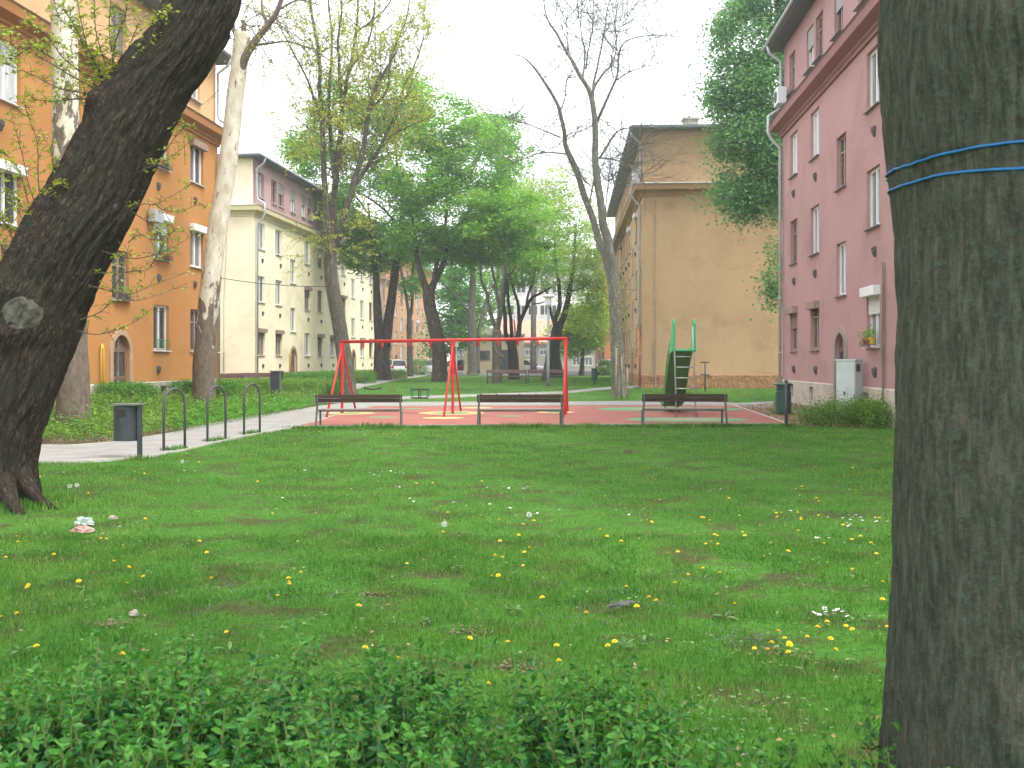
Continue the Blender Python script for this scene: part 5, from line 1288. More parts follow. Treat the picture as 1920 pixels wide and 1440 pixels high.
for pl, a, b, dd in S: t.stem(pl, a, b, dd=dd*2, n=9, jit=.05)
t.lsz = .11; N = [n for n in t.nodes if n.z > 9.5]
for _ in range(230):
    q = random.choice(N); t.bare(q, (random.gauss(0, .8), random.gauss(0, .8), random.uniform(.2, 1.2)), random.uniform(1.3, 3.2), .018, 2, .8, .15, leafp=(4 if random.random() < .75 else 0))
low_ = [n for n in t.nodes if 6.5 < n.z < 12]
for _ in range(22): t.bare(random.choice(low_), (random.gauss(0, 1), random.gauss(0, .8), random.gauss(.1, .4)), 1.4, .016, 2, .8, 0, leafp=3)
t.build()

# ---------------- bare forked tree right of centre
t = Tree('bare_tree', 'bare forked grey tree without leaves rising left of the tan block', 45.5, M['bk_bare'], None, None)
t.stem([(1160, 748), (1160, 733), (1157, 660), (1154, 590), (1150, 530), (1146, 500)], .31, .24, n=18, flare=True)
S = [([(1150, 520), (1146, 490), (1137, 440), (1131, 417), (1122, 350), (1117, 295), (1116, 236), (1109, 181), (1093, 149), (1065, 101), (1044, 62), (1024, 28), (1015, -20)], .24, .02, -.8),
     ([(1148, 530), (1138, 492), (1128, 462), (1107, 399), (1086, 337), (1065, 285), (1058, 257), (1050, 208), (1030, 167), (1006, 132), (982, 108), (951, 97)], .20, .02, .8),
     ([(1110, 185), (1114, 150), (1121, 121), (1133, 59), (1138, 21), (1150, -20)], .07, .02, .4), ([(1117, 232), (1135, 194), (1155, 149), (1159, 104), (1176, 76), (1225, 66), (1263, 68)], .09, .015, -.6),
     ([(1109, 175), (1128, 140), (1149, 118), (1156, 80), (1152, 35), (1165, -10)], .07, .015, 1), ([(1124, 297), (1145, 264), (1162, 243), (1200, 238), (1240, 228)], .07, .012, .5), ([(1064, 289), (1024, 286), (989, 295), (960, 310)], .055, .012, -.6),
     ([(1052, 258), (999, 236), (954, 222)], .05, .012, -.7), ([(1127, 296), (1162, 302), (1197, 323), (1214, 350)], .05, .01, -.8), ([(1155, 150), (1180, 136), (1232, 120), (1294, 124)], .045, .01, .3), ([(1106, 345), (1092, 330), (1062, 262), (1090, 245), (1108, 237)], .045, .012, .3),
     ([(1050, 205), (1060, 180), (1062, 150), (1075, 145)], .04, .012, -.3), ([(1093, 149), (1096, 100), (1088, 50), (1080, -10)], .05, .012, .5), ([(1098, 130), (1110, 60), (1114, 0)], .045, .012, -.5), ([(1065, 101), (1062, 50), (1064, 0)], .04, .01, .4), ([(1150, 145), (1146, 120), (1160, 60), (1190, 10)], .04, .01, .6),
     ([(1104, 390), (1112, 350), (1118, 315)], .06, .03, .2), ([(1134, 420), (1140, 340), (1145, 300)], .04, .02, .2), ([(1116, 290), (1130, 330), (1150, 345), (1158, 350)], .03, .01, .2), ([(1162, 240), (1175, 270), (1190, 300), (1200, 340)], .025, .008, .2)]
SN = []
for pl, a, b, dd in S:
    i0 = len(t.nodes); t.stem(pl, a*(.98 if a > .15 else .8), b*.7, dd=dd*2, n=8, jit=.06); SN.append([q for q in t.nodes[i0+3:] if q.z > 8.2])
SN = [q for q in SN if q]
for _ in range(75):
    q = random.choice([n for n in random.choice(SN)][-14:]); t.bare(q, (random.gauss(0, .75), random.gauss(0, .5), random.uniform(.3, 1.1)), random.uniform(2.2, 4.2), .02, 2, .6, .15)
for _ in range(480):
    q = random.choice(random.choice(SN)); t.bare(q, (random.gauss(0, .9), random.gauss(0, .8), random.uniform(-.2, 1)), random.uniform(.8, 2.4), .011, 2, .7, .12)
t.build()

# ---------------- leafy trees in the middle
def leafy(name, label, d, barkm, leafm, stems, blobs, per, size, cr_=.75, r=.3, group='leafy trees on the middle lawn', flat=.45, droop=0, up=.5, sag=.1, twr=.05):
    t = Tree(name, label, d, barkm, leafm, group)
    for i, s_ in enumerate(stems):
        r0, r1 = s_[1], s_[2]; t.stem(s_[0], r0, r1, dd=s_[3] if len(s_) > 3 else 0, n=12 if i == 0 else 8, flare=(i == 0), jit=.05)
    cs = []
    for b in blobs: cs += t.blob(*b[:5], **(b[5] if len(b) > 5 else {}))
    t.grow(cs, twr, sag); t.foliage(cs, per, cr_, size, up, flat, droop); t.build(); return t
g = 'leafy trees on the middle lawn'
leafy('maple_tree', 'V shaped double trunked tree with green crown in front of the cream block', 71, M['bk_brown'], M['lf_maple'],
      [([(717, 722), (717, 712), (716, 670), (717, 640)], .62, .50), ([(712, 650), (708, 590), (706, 540), (703, 490), (696, 440), (690, 380)], .36, .05, -1), ([(722, 650), (730, 590), (738, 530), (747, 467), (751, 432), (754, 380), (745, 320), (742, 260)], .38, .05, 1),
       ([(752, 430), (722, 395), (690, 370), (650, 350)], .10, .04, -1), ([(745, 470), (780, 420), (800, 370)], .10, .04, 1.5), ([(748, 330), (720, 270), (700, 210)], .08, .03), ([(690, 400), (660, 360), (620, 330), (590, 310)], .08, .03)],
      [(600, 330, 66, 60, 60), (580, 270, 45, 45, 30), (640, 200, 50, 50, 30), (670, 250, 75, 70, 60), (745, 190, 70, 65, 55), (700, 390, 95, 75, 80), (760, 300, 80, 90, 70), (655, 440, 42, 32, 22), (700, 470, 70, 28, 34), (565, 285, 30, 30, 10), (770, 420, 60, 50, 34), (690, 485, 55, 22, 26), (740, 470, 45, 25, 18)], 58, .19, .95)
leafy('maple_tree', 'thin twin stemmed tree right of the V shaped tree with a small green crown', 88, M['bk_brown'], M['lf_deep'],
      [([(769, 714), (769, 705), (768, 650), (767, 596)], .30, .20), ([(767, 600), (763, 565), (756, 530), (748, 490)], .16, .06, -1), ([(768, 600), (773, 565), (771, 537), (776, 490), (780, 440)], .16, .05, 1)],
      [(765, 490, 45, 40, 34), (785, 540, 22, 25, 10), (745, 450, 40, 40, 26)], 55, .2, 1.0)
leafy('maple_tree', 'sturdy tree leaning left then forking, in front of the brown block, wide green crown', 66, M['bk_brown'], M['lf_maple'],
      [([(826, 726), (825, 714), (823, 654), (813, 603), (804, 565), (802, 545)], .50, .36), ([(803, 555), (791, 518), (782, 486), (778, 443), (770, 400)], .24, .08, -1), ([(804, 560), (813, 532), (828, 502), (838, 467), (847, 439), (866, 415), (890, 380)], .26, .07, 1),
       ([(812, 530), (820, 490), (832, 440), (838, 380), (830, 320)], .15, .05), ([(868, 412), (905, 420), (940, 440)], .08, .03), ([(830, 330), (800, 280), (790, 240)], .08, .03), ([(836, 380), (880, 330), (900, 290)], .08, .03)],
      [(830, 240, 75, 60, 55), (800, 330, 85, 75, 70), (895, 300, 75, 85, 70), (850, 400, 95, 60, 75), (930, 390, 50, 60, 40), (790, 450, 50, 45, 34), (900, 460, 50, 35, 26), (775, 200, 40, 45, 20), (960, 450, 35, 45, 20), (850, 470, 55, 25, 26), (900, 490, 45, 20, 16)], 58, .19, .95)
leafy('maple_tree', 'knotty tree with a spreading branch, left of the kiosk window', 96, M['bk_grey'], M['lf_deep'],
      [([(886, 705), (886, 694), (885, 640), (884, 584), (887, 537), (885, 500)], .48, .26), ([(884, 590), (878, 582), (850, 551), (824, 525), (810, 510)], .16, .05, -1), ([(896, 700), (897, 631), (904, 593), (913, 561), (925, 540)], .22, .08, 1), ([(885, 500), (875, 450), (860, 410)], .15, .06), ([(925, 540), (935, 500), (925, 440)], .1, .05)],
      [(880, 450, 55, 50, 36), (925, 300, 55, 75, 50), (860, 500, 30, 30, 14), (940, 250, 45, 40, 26), (970, 320, 40, 60, 26)], 55, .24, 1.25)
leafy('maple_tree', 'crooked tree with a cut knot, second left of the lamp post, behind the mauve bench', 63, M['bk_grey'], M['lf_maple'],
      [([(932, 728), (932, 717), (932, 660), (931, 619)], .34, .28), ([(931, 622), (937, 596), (941, 560), (946, 514), (950, 480), (946, 440)], .17, .06, -1), ([(930, 622), (924, 600), (916, 572), (913, 550), (902, 525), (900, 490), (888, 470)], .14, .05, 1), ([(938, 590), (930, 540), (922, 500), (916, 455), (912, 430)], .10, .04), ([(945, 520), (960, 510), (975, 480)], .07, .03)],
      [(930, 430, 60, 40, 34), (970, 400, 50, 45, 30), (905, 400, 40, 40, 22), (985, 470, 35, 35, 14)], 55, .18, .9)
leafy('maple_tree', 'dark tree of many twisted limbs left of the lamp post, knot hole in its fork', 74, M['bk_dark'], M['lf_maple'],
      [([(964, 718), (964, 706), (962, 670), (960, 645)], .40, .34), ([(962, 655), (950, 632), (946, 589), (944, 560), (950, 530), (946, 500)], .18, .07, -1), ([(960, 650), (971, 630), (975, 605), (986, 579), (998, 558), (1014, 550), (1034, 538)], .22, .05, 1), ([(974, 610), (972, 575), (962, 540), (956, 510), (962, 480)], .13, .05), ([(960, 640), (958, 600), (952, 550), (955, 500), (965, 450)], .15, .05, 1),
       ([(986, 579), (992, 550), (1000, 530), (1004, 500)], .10, .04), ([(998, 570), (1015, 568), (1030, 562)], .06, .02)],
      [(970, 460, 55, 45, 34), (1010, 490, 45, 35, 22), (1000, 420, 50, 50, 30), (950, 510, 30, 25, 8), (985, 520, 40, 20, 12)], 52, .19, .95)
leafy('maple_tree', 'broad dark forked tree with light green crown just right of the lamp post', 84, M['bk_dark'], M['lf_lime'],
      [([(1043, 712), (1043, 702), (1038, 660), (1042, 630), (1048, 610)], .58, .42), ([(1048, 615), (1060, 584), (1067, 549), (1075, 502), (1077, 467), (1080, 420)], .28, .08, 1), ([(1046, 620), (1040, 600), (1049, 575), (1048, 537), (1042, 490), (1040, 430)], .24, .07, -1), ([(1044, 612), (1034, 590), (1030, 560), (1020, 540)], .16, .05), ([(1068, 548), (1090, 540), (1105, 530)], .07, .03), ([(1042, 490), (1020, 450), (1010, 400)], .08, .03)],
      [(1040, 400, 65, 55, 40), (1085, 430, 55, 60, 36), (1060, 490, 75, 40, 40), (1100, 520, 38, 40, 20), (1010, 370, 40, 40, 18), (1100, 590, 38, 35, 22), (1060, 345, 55, 35, 20), (1122, 560, 20, 60, 14), (1060, 535, 50, 25, 20)], 42, .2, 1.0)
t = Tree('tree_stump', 'short leaning trunk beside the foot of the lamp post', 69, M['bk_grey'], None, None); t.stem([(1020, 722), (1021, 712), (1025, 690), (1028, 668), (1029, 664)], .26, .15, n=12, flare=True); t.cat = 'tree'; t.build()
t = Tree('bare_tree', 'distant thin bare tree showing grey above the light green crown', 108, M['bk_bare'], None); t.stem([(1000, 700), (1000, 560), (996, 450), (1000, 380)], .35, .1)
for _ in range(60): t.bare(random.choice(t.nodes[-9:]), (random.gauss(0, .7), random.gauss(0, .7), 1), random.uniform(2, 5), .05, 2, .5, .3)
t.build()
bgt = [('round green tree right behind the second bucket swing and the white car', 103, 848, 698, [(850, 600, 42, 62, 60), (870, 540, 40, 45, 34), (830, 640, 25, 40, 16)], 'lf_deep'),
       ('green tree left of the kiosk roof, far back', 116, 905, 694, [(905, 560, 45, 55, 44), (880, 620, 25, 40, 16), (940, 520, 30, 35, 18)], 'lf_maple'),
       ('yellow green tree low in front of the red brown block', 95, 1090, 702, [(1085, 620, 36, 45, 40), (1115, 600, 28, 60, 30), (1075, 655, 22, 24, 12)], 'lf_lime'),
       ('tall hazy green tree at the end of the left row', 139, 800, 692, [(810, 500, 40, 60, 40), (790, 570, 30, 50, 20)], 'lf_deep'),
       ('green tree closing the gap above the white building', 142, 965, 690, [(960, 420, 60, 70, 50), (1020, 440, 50, 60, 40), (1090, 470, 50, 60, 34)], 'lf_maple')]
for lab, d, px, py, blobs, lf in bgt:
    leafy('green_tree', lab, d, M['bk_brown'], M[lf], [([(px, py+6), (px, py), (px+2, py-40), (px-1, py-90)], .3, .12)], blobs, 52, .30, 1.5, group='trees at the far end')

# drooping tree between the pink and tan blocks
leafy('drooping_tree', 'large drooping blue green tree rising between the tan gable and the pink block', 45, M['bk_grey'], M['lf_birch'],
      [([(1506, 745), (1505, 730), (1500, 560), (1492, 420), (1480, 260), (1470, 120), (1455, -20), (1440, -120)], .35, .08), ([(1492, 410), (1470, 370), (1440, 330), (1400, 320)], .12, .03, -1), ([(1488, 360), (1460, 300), (1420, 270), (1370, 265)], .12, .03, -1.5), ([(1475, 200), (1430, 150), (1380, 130)], .10, .03), ([(1460, 60), (1410, 20), (1370, 10)], .09, .03), ([(1490, 380), (1530, 300), (1560, 200)], .12, .04, 2), ([(1480, 260), (1440, 210), (1390, 200)], .08, .03, 1)],
      [(1400, 60, 62, 75, 70), (1440, -20, 80, 60, 60), (1385, 150, 55, 60, 50), (1450, 150, 70, 75, 70), (1405, 250, 66, 42, 62), (1460, 290, 60, 60, 60), (1380, 350, 52, 32, 34), (1425, 365, 50, 28, 26), (1455, 500, 16, 60, 14), (1530, 60, 80, 120, 60), (1345, 175, 22, 40, 10), (1500, -90, 90, 60, 40)],
      75, .125, .66, group=None, flat=.7, droop=.42, up=.25, sag=.25, twr=.03)
# young staked tree
yt = Tree('young_tree', 'young staked tree with tiny pale leaves in front of the bare forked tree', 43.2, M['bk_bare'], M['lf_lime'], None)
yt.stem([(1166, 751), (1166, 748), (1163, 680), (1158, 600), (1152, 540), (1148, 510)], .035, .015, n=8)
yt.lsz = .06; cs = [P(random.gauss(1163, 17), random.uniform(520, 690), 43.2+random.gauss(0, .5)) for _ in range(60)]
yt.grow(cs, .012, .1); yt.foliage(cs, 9, .25, .062, .3, 1)
yr = yt.build()
for k, (px, dy) in enumerate(((1155, -.2), (1165, .3), (1176, -.1))):
    c = P(px, HY, 43+dy); z0 = float(gz(c.x, c.y)); mb = MB(); mb.tube([(c.x, c.y, z0-.1), (c.x+.01, c.y, EYE+(HY-(652, 668, 690)[k])/F*c.y)], .035, 8)
    tag(obj('wooden_stake', mb, M['stake'], at=(c.x, c.y, z0), smooth=True), ('left', 'middle', 'right')[k]+' wooden stake of the three round the young tree', 'stake', 'stakes round the young tree')

# ---------------- hedges, bushes, ground cover
def bush(name, label, c, rx, ry, h, n, lsz, mat, group=None, flat_top=.5, z0=None, up=.35, loose=0.0):
    c = Vector(c); g0 = float(gz(c.x, c.y)) if z0 is None else z0; t = thing(name, label, 'shrub', (c.x, c.y, g0), group)
    n = int(n*2.2); u = RNG.normal(size=(n, 3)); u /= np.linalg.norm(u, axis=1, keepdims=True); u[:, 2] = np.abs(u[:, 2]); e = 1-flat_top*.6
    u = np.sign(u)*np.abs(u)**e; u /= np.maximum(np.max(np.abs(u), axis=1, keepdims=True)**.6, .3)*1.0
    rad = RNG.uniform(.55, 1.0, n)**.5
    a = np.arctan2(u[:, 1], u[:, 0]); lump = 1+.13*np.sin(a*5+c.x)+.09*np.sin(a*11+c.y)+.12*np.sin(u[:, 2]*9+a*3)
    Pp = np.stack([c.x+u[:, 0]*rx*rad*lump, c.y+u[:, 1]*ry*rad*lump, g0+.04+u[:, 2]*h*rad*(.85+.25*lump-.1)], 1)+RNG.normal(size=(n, 3))*lsz*.6
    if loose: Pp += RNG.normal(size=(n, 3))*np.array([1, 1, .8])*loose*(.5+.8*np.sin(a*7+u[:, 2]*5)**2)[:, None]
    Pp[:, 2] = np.maximum(Pp[:, 2], g0+.02)
    mb = MB()
    for k in range(26):
        q = Pp[random.randrange(n)]; b0_ = Vector((c.x+random.uniform(-.4, .4)*rx, c.y+random.uniform(-.4, .4)*ry, g0-.03)); mb.tube([b0_, (b0_+Vector(q))/2+Vector((0, 0, .04)), Vector(q)+Vector((0, 0, lsz))], [.012, .008, .004], 4, cap=False)
    obj('stem', mb, M['twig'], t); leafpack(Pp, lsz, mat, t, 'foliage', up, .55); return t
def bpx(name, lab, px0, px1, ytop, ybot, d, n, lsz, m_, group=None, depth=.8, ft=.5, loose=.03):
    c = P((px0+px1)/2, HY, d); g0 = float(gz(c.x, d)); return bush(name, lab, (c.x, d, 0), (px1-px0)/2/F*d*.95, depth, EYE+(HY-ytop)/F*d-g0, n, lsz, M[m_], group, ft, loose=loose)
gb = 'clipped bushes along the facades'
bpx('hedge_bush', 'clipped bush in front of the arched door of the ochre block', 180, 292, 720, 760, 30.6, 5200, .055, 'lf_bush', gb)
bpx('hedge_bush', 'clipped bush just left of the pale plane trunk', 326, 366, 716, 752, 33.8, 2600, .055, 'lf_bush', gb)
bpx('hedge_bush', 'clipped bush right of the pale plane trunk under the benches', 404, 444, 716, 748, 35.5, 2400, .055, 'lf_bush', gb)
bpx('hedge_bush', 'low light bush left of the plane trunk behind the slate bin', 150, 215, 742, 770, 29, 2200, .055, 'lf_cover', gb)
for i, (a, b, y0, y1, d, m_, lab) in enumerate(((450, 505, 714, 735, 42, 'lf_cover', 'light green shrub left of the tall dark bin'), (530, 600, 712, 733, 43, 'lf_cover', 'light green shrub right of the tall dark bin'), (532, 592, 699, 716, 54, 'lf_bush', 'dark clipped hedge under the cream block, left stretch'),
        (585, 640, 698, 716, 54.5, 'lf_bush', 'dark clipped hedge under the cream block, by the tall multi-stemmed tree'), (652, 704, 697, 712, 60, 'lf_bush', 'dark clipped hedge right of the tall multi-stemmed tree'), (725, 762, 695, 708, 74, 'lf_cover', 'light shrub right of the V shaped tree'), (770, 800, 674, 700, 94, 'lf_bush', 'round bush between the two white cars'),
        (600, 640, 714, 728, 46, 'lf_cover', 'light shrub left of the foot of the multi-stemmed tree'), (404, 470, 722, 742, 39, 'lf_cover', 'light shrub right of the pale plane trunk'))):
    bpx('hedge_bush', lab, a, b, y0, y1, d, 2600, .07, m_, gb, depth=1.2 if d > 50 else .8)
for i, (a, b, y0, d, lab, n) in enumerate(((1497, 1545, 757, 26.4, 'sparse low shrub at the left end of the bed before the pink block', 900), (1528, 1600, 750, 25.9, 'yellow green shrub in front of the grey cabinet', 2300), (1586, 1646, 746, 25.8, 'green shrub right of the grey cabinet', 2800), (1620, 1684, 750, 24.9, 'green shrub against the close trunk at the right', 2600), (1450, 1490, 752, 31, 'thin low shrub behind the round green bin', 450), (1560, 1640, 742, 28.6, 'back row shrub below the basement windows', 2000))):
    bpx('shrub', lab, a, b, y0+9, 790, d, int(n*.8), .055, 'lf_cover', 'shrubs before the pink block', depth=.55, ft=.0, loose=.13)
bpx('hedge_bush', 'bush at the corner of the red brown block', 1122, 1146, 676, 698, 96, 900, .12, 'lf_bush', gb)
def cover(label, poly, dens, h, lsz, mat, clump=1.3, name='ground_cover'):
    x0, x1 = min(q[0] for q in poly), max(q[0] for q in poly); y0, y1 = min(q[1] for q in poly), max(q[1] for q in poly); n = int((x1-x0)*(y1-y0)*dens)
    X = RNG.uniform(x0, x1, n); Y = RNG.uniform(y0, y1, n); k = inpoly(X, Y, poly)
    hh = .5+.5*np.sin(X*clump*2.1+np.sin(Y*1.1)*2)*np.sin(Y*clump*1.7+X*.6)+.3*np.sin(X*6.1+Y*4.3); k &= RNG.uniform(size=n) < np.clip(hh+.42, .12, 1)
    X, Y, hh = X[k], Y[k], hh[k]; Z = gz(X, Y)+.03+h*np.clip(hh+.25, .12, 1.3)*RNG.uniform(0, 1, len(X))**.6
    V, Fc = leaves_np(np.stack([X, Y, Z], 1), lsz*RNG.uniform(.6, 1.3, len(X)), .45, .55); return tag(npmesh(name, V, Fc, mat), label, 'ground cover', kind='stuff')
cover('light green ground cover plants filling the bed along the path', bedL, 700, .28, .065, M['lf_cover'])
cover('taller loose plants standing above the ground cover of the long bed', bedL, 190, .50, .075, M['lf_cover'], 2.6)
cover('taller green growth at the tip of the bed by the play surface', xy([(400, 800), (575, 768), (590, 762), (560, 758), (430, 770), (330, 790), (330, 815)]), 560, .36, .08, M['lf_deep'])
cover('bluish ground cover behind the plane trunk at the left', xy([(-60, 800), (60, 800), (180, 790), (200, 775), (60, 770), (-60, 780)]), 300, .22, .06, M['lf_ivy'])
cover('light ground cover in the back bed before the cream block', bedL2, 240, .45, .08, M['lf_cover'])
cover('dry leaves lying on the mulch beds', mulchR, 160, .01, .07, M['lf_dry'], name='leaf_litter')
cover('dry leaves along the edge of the planting bed', xy([(60, 836), (215, 829), (320, 812), (470, 781), (575, 766), (560, 762), (460, 776), (310, 805), (60, 826)]), 90, .01, .06, M['lf_dry'], name='leaf_litter')
# strip of soil/leaf fringe under the ochre facade
# dry climber on the pink wall by the trunk
mb = MB()
for k in range(4):
    u0 = 12.75+random.uniform(-.05, .05); pts = [D_.W(u0+random.gauss(0, .03), .05+.02*k/7, z) for z in (.5, 1.2, 2.0, 2.8, 3.4, 4.0)]; mb.tube(cr(pts, 3), .011, 5)
t = thing('dry_climber', 'dry brown climber stems on the pink wall beside the close trunk', 'climber', D_.W(12.9, .05, .4)); obj('stem', mb, M['twiggrey'], t, smooth=True)
#==SECTION foreground==
# ---------------- foreground privet shrubs: stems with opposite leaves
def tops(px):
    return float(np.interp(px, [-200, 0, 150, 330, 470, 520, 550, 600, 680, 850, 905, 935, 1000, 1150, 1290, 1330, 1370, 1500, 1640, 1700, 1780, 1850, 1950, 2100], [1290, 1300, 1235, 1212, 1235, 1290, 1330, 1255, 1212, 1250, 1310, 1320, 1262, 1262, 1292, 1330, 1400, 1440, 1425, 1345, 1335, 1380, 1470, 1500]))
def privet(label, pxa, pxb, nst, seed):
    rg = random.Random(seed); pts_c = []; axs = []; szs = []; tip_c = []; tip_a = []; tip_s = []; mb = MB()
    for _ in range(nst):
        px = rg.uniform(pxa, pxb); d = rg.choice((rg.uniform(2.75, 3.15), rg.uniform(2.15, 2.9), rg.uniform(2.3, 3.0)))
        top = EYE+(HY-tops(px+rg.gauss(0, 18)))/F*2.95; X = (px-HX)/F*2.85
        e_ = min(1, (px-pxa+10)/110, (pxb-px+10)/110)
        h = max(.18, (top-(.10*(2.9-d)))*rg.uniform(.68, 1.02)*(.45+.55*max(0, e_)**.6)); h = min(h, top)
        bx, by = X+rg.gauss(0, .03), d+rg.gauss(0, .03); lean = Vector((rg.gauss(0, .10), rg.gauss(0, .10), 0)); path = [Vector((bx, by, .0))+lean*t_*t_+Vector((0, 0, h*t_)) for t_ in (0, .35, .7, 1)]
        mb.tube(path, [.0042, .0034, .0026, .0016], 4, cap=False)
        z = h*.18 if rg.random() < .5 else h*.35; k = rg.randint(0, 1); dirv = (path[-1]-path[-2]).normalized()
        while z < h:
            t_ = z/h; p = Vector((bx, by, 0))+lean*t_*t_+Vector((0, 0, z)); a = rg.uniform(0, .5)+(k % 2)*math.pi/2
            for s_ in (0, math.pi):
                dv = Vector((math.cos(a+s_), math.sin(a+s_), rg.uniform(.25, 1.0))).normalized(); near = (h-z) < .07
                sz = rg.uniform(.026, .042)*(1 if not near else .85)
                (tip_c if near else pts_c).append(p); (tip_a if near else axs).append(dv); (tip_s if near else szs).append(sz)
            k += 1; z += rg.uniform(.013, .024)
        for _k in range(4): tip_c.append(path[-1]); tip_a.append(Vector((rg.gauss(0, .5), rg.gauss(0, .5), 1)).normalized()); tip_s.append(rg.uniform(.016, .028))
    t = thing('privet_shrub', label, 'shrub', (((pxa+pxb)/2-HX)/F*2.85, 2.7, 0), 'privet shrubs along the bottom of the view'); obj('stem', mb, M['stem'], t)
    for nm, c_, a_, s_, m_ in (('foliage', pts_c, axs, szs, 'lf_hedge'), ('shoot_tips', tip_c, tip_a, tip_s, 'lf_hedgetip')):
        V, Fc = leaves_np(np.array([list(q) for q in c_]), np.array(s_), .30, .50, 6, axis=np.array([list(q) for q in a_])*1.6); npmesh(nm, V, Fc, M[m_], t)
privet('leftmost leafy privet shrub in the foreground, widest of the row', -160, 540, 800, 1)
privet('privet shrub in the bottom foreground left of the centre, tallest in its middle', 550, 915, 520, 2)
privet('privet shrub in the bottom foreground right of the centre', 940, 1345, 560, 3)
privet('sparse low privet sprigs at the foot of the close trunk', 1350, 1900, 190, 4)

# ---------------- lawn flowers
def dandelion_mesh():
    mb = MB(); mb.tube([(0, 0, -.03), (.004, 0, .03), (0, 0, .058)], .0018, 5); st = obj('stem', mb, M['stem'], at=(0, 0, 0))
    V = []; Fc = []
    for ring, (r, z, n) in enumerate(((.019, .060, 20), (.014, .066, 16), (.008, .070, 10))):
        for k in range(n):
            a = 2*math.pi*k/n+ring*.2; w_ = .0022; c, s_ = math.cos(a), math.sin(a); i = len(V)
            V += [(-s_*w_*.5, c*w_*.5, .058), (s_*w_*.5, -c*w_*.5, .058), (c*r+s_*w_*1.2, s_*r-c*w_*1.2, z), (c*r-s_*w_*1.2, s_*r+c*w_*1.2, z)]; Fc.append((i, i+1, i+2, i+3))
    return st, V, Fc
M['petal'] = plain('yellow_petals', (.85, .60, .01), .6); M['white_petal'] = plain('white_petals', (.80, .78, .78), .6); M['puff'] = plain('seed_head_fluff', (.70, .70, .68), .9)
dd_ = """72,892 83,890 106,938 165,921 254,882 266,878 272,885 289,932 270,970 31,1001 34,1010 11,1040 101,1036 191,1007 203,1006 231,1018 211,1046 236,1059 54,1092 57,1096 149,1086 238,1087 271,1074 371,1011 389,1032 397,1081 542,1080 541,1085 540,1090 563,1067 519,1110 6,1149 35,1148 72,1207 427,1176 520,952 510,958 373,865 484,900 528,877 226,1224
658,914 779,903 811,902 903,900 827,945 840,958 904,961 918,952 936,973 982,980 1000,974 830,995 938,1011 971,1001 992,1024 986,1032 762,1050 928,1038 940,1041 982,1054 923,1074 937,1075 1019,1117 669,1133 876,1189 953,1197 1045,1206 1051,1233 1143,1208 1155,1198 1100,1146 1194,1134 1217,1118 1234,1120 1174,1094 1266,1087 1138,1002 1163,1013 1130,991 1214,973 1219,975 1135,928 1128,885 1237,936 1226,934 1252,1031 1272,1032 1216,874 913,1272 680,1212 749,1233
1290,1071 1319,1062 1349,1069 1325,1015 1334,1013 1348,1014 1340,998 1346,1001 1398,1002 1392,993 1314,966 1321,967 1328,974 1367,931 1387,962 1426,980 1434,1037 1452,953 1454,957 1463,956 1459,966 1492,916 1504,909 1502,913 1501,924 1532,932 1537,937 1496,959 1502,966 1504,970 1497,993 1535,961 1543,1016 1475,1031 1582,982 1615,1003 1598,1009 1635,1016 1648,970 1643,1033 1599,1061 1655,1086 1655,1121 1377,1127 1552,1161 1587,1165 1604,1174 1532,1174 1462,1180 1472,1188 1514,1185 1556,1191 1446,1202 1475,1203 1478,1206 1416,1206 1440,1215 1483,1215 1561,1208 1665,1166 1606,915 1605,920 1599,875 1657,893 1673,942
430,812 447,808 462,812 540,806 556,803 600,808 720,812 738,812 745,815 760,818 1020,806 1034,806 1100,812 1380,812 1386,810 340,852 350,848 420,825"""
dd_ = [tuple(float(v) for v in s_.split(',')) for s_ in dd_.split()]
st, V_, F_2 = dandelion_mesh(); me = bpy.data.meshes.new('flower_head'); me.from_pydata(V_, [], F_2); me.materials.append(M['petal'])
proto = thing('dandelion', 'yellow dandelion flower standing in the lawn grass', 'flower', (0, 0, 0), 'yellow dandelions in the lawn'); st.parent = proto; fh = bpy.data.objects.new('flower_head', me); COL.objects.link(fh); fh.parent = proto
def on_lawn(px, py, h=.065): Y = F*(EYE-h)/(py-HY); return Vector(((px-HX)/F*Y, Y, 0))
def inst(proto_kids, root, loc, rz, sc, first):
    if first: t = root; ks = []
    else:
        t = root.copy(); COL.objects.link(t)
        for k in proto_kids: c = k.copy(); COL.objects.link(c); c.parent = t
    t.location = loc; t.rotation_euler = (random.gauss(0, .16), random.gauss(0, .16), rz); t.scale = (sc,)*3; return t
for i, (px, py) in enumerate(dd_):
    inst([st, fh], proto, on_lawn(px, py), random.uniform(0, 6), random.uniform(.65, 1.0), i == 0)
# daisies in patches
V_ = []; Fc_ = []
for k in range(10):
    a = 2*math.pi*k/10; i = len(V_); c, s_ = math.cos(a), math.sin(a); V_ += [(0, 0, .05), (c*.012+s_*.0035, s_*.012-c*.0035, .052), (c*.012-s_*.0035, s_*.012+c*.0035, .052)]; Fc_.append((i, i+1, i+2))
me = bpy.data.meshes.new('petals'); me.from_pydata(V_, [], Fc_); me.materials.append(M['white_petal'])
mb = MB(); mb.tube([(0, 0, -.02), (0, 0, .05)], .0012, 4); mb.lathe((0, 0, .05), [(.004, 0), (.002, .004)], 8)
ds = obj('stem', mb, M['stem'], at=(0, 0, 0)); dr_ = thing('daisy', 'tiny white daisy flower in the lawn grass', 'flower', (0, 0, 0), 'white daisies in the lawn'); ds.parent = dr_; dp = bpy.data.objects.new('petals', me); COL.objects.link(dp); dp.parent = dr_
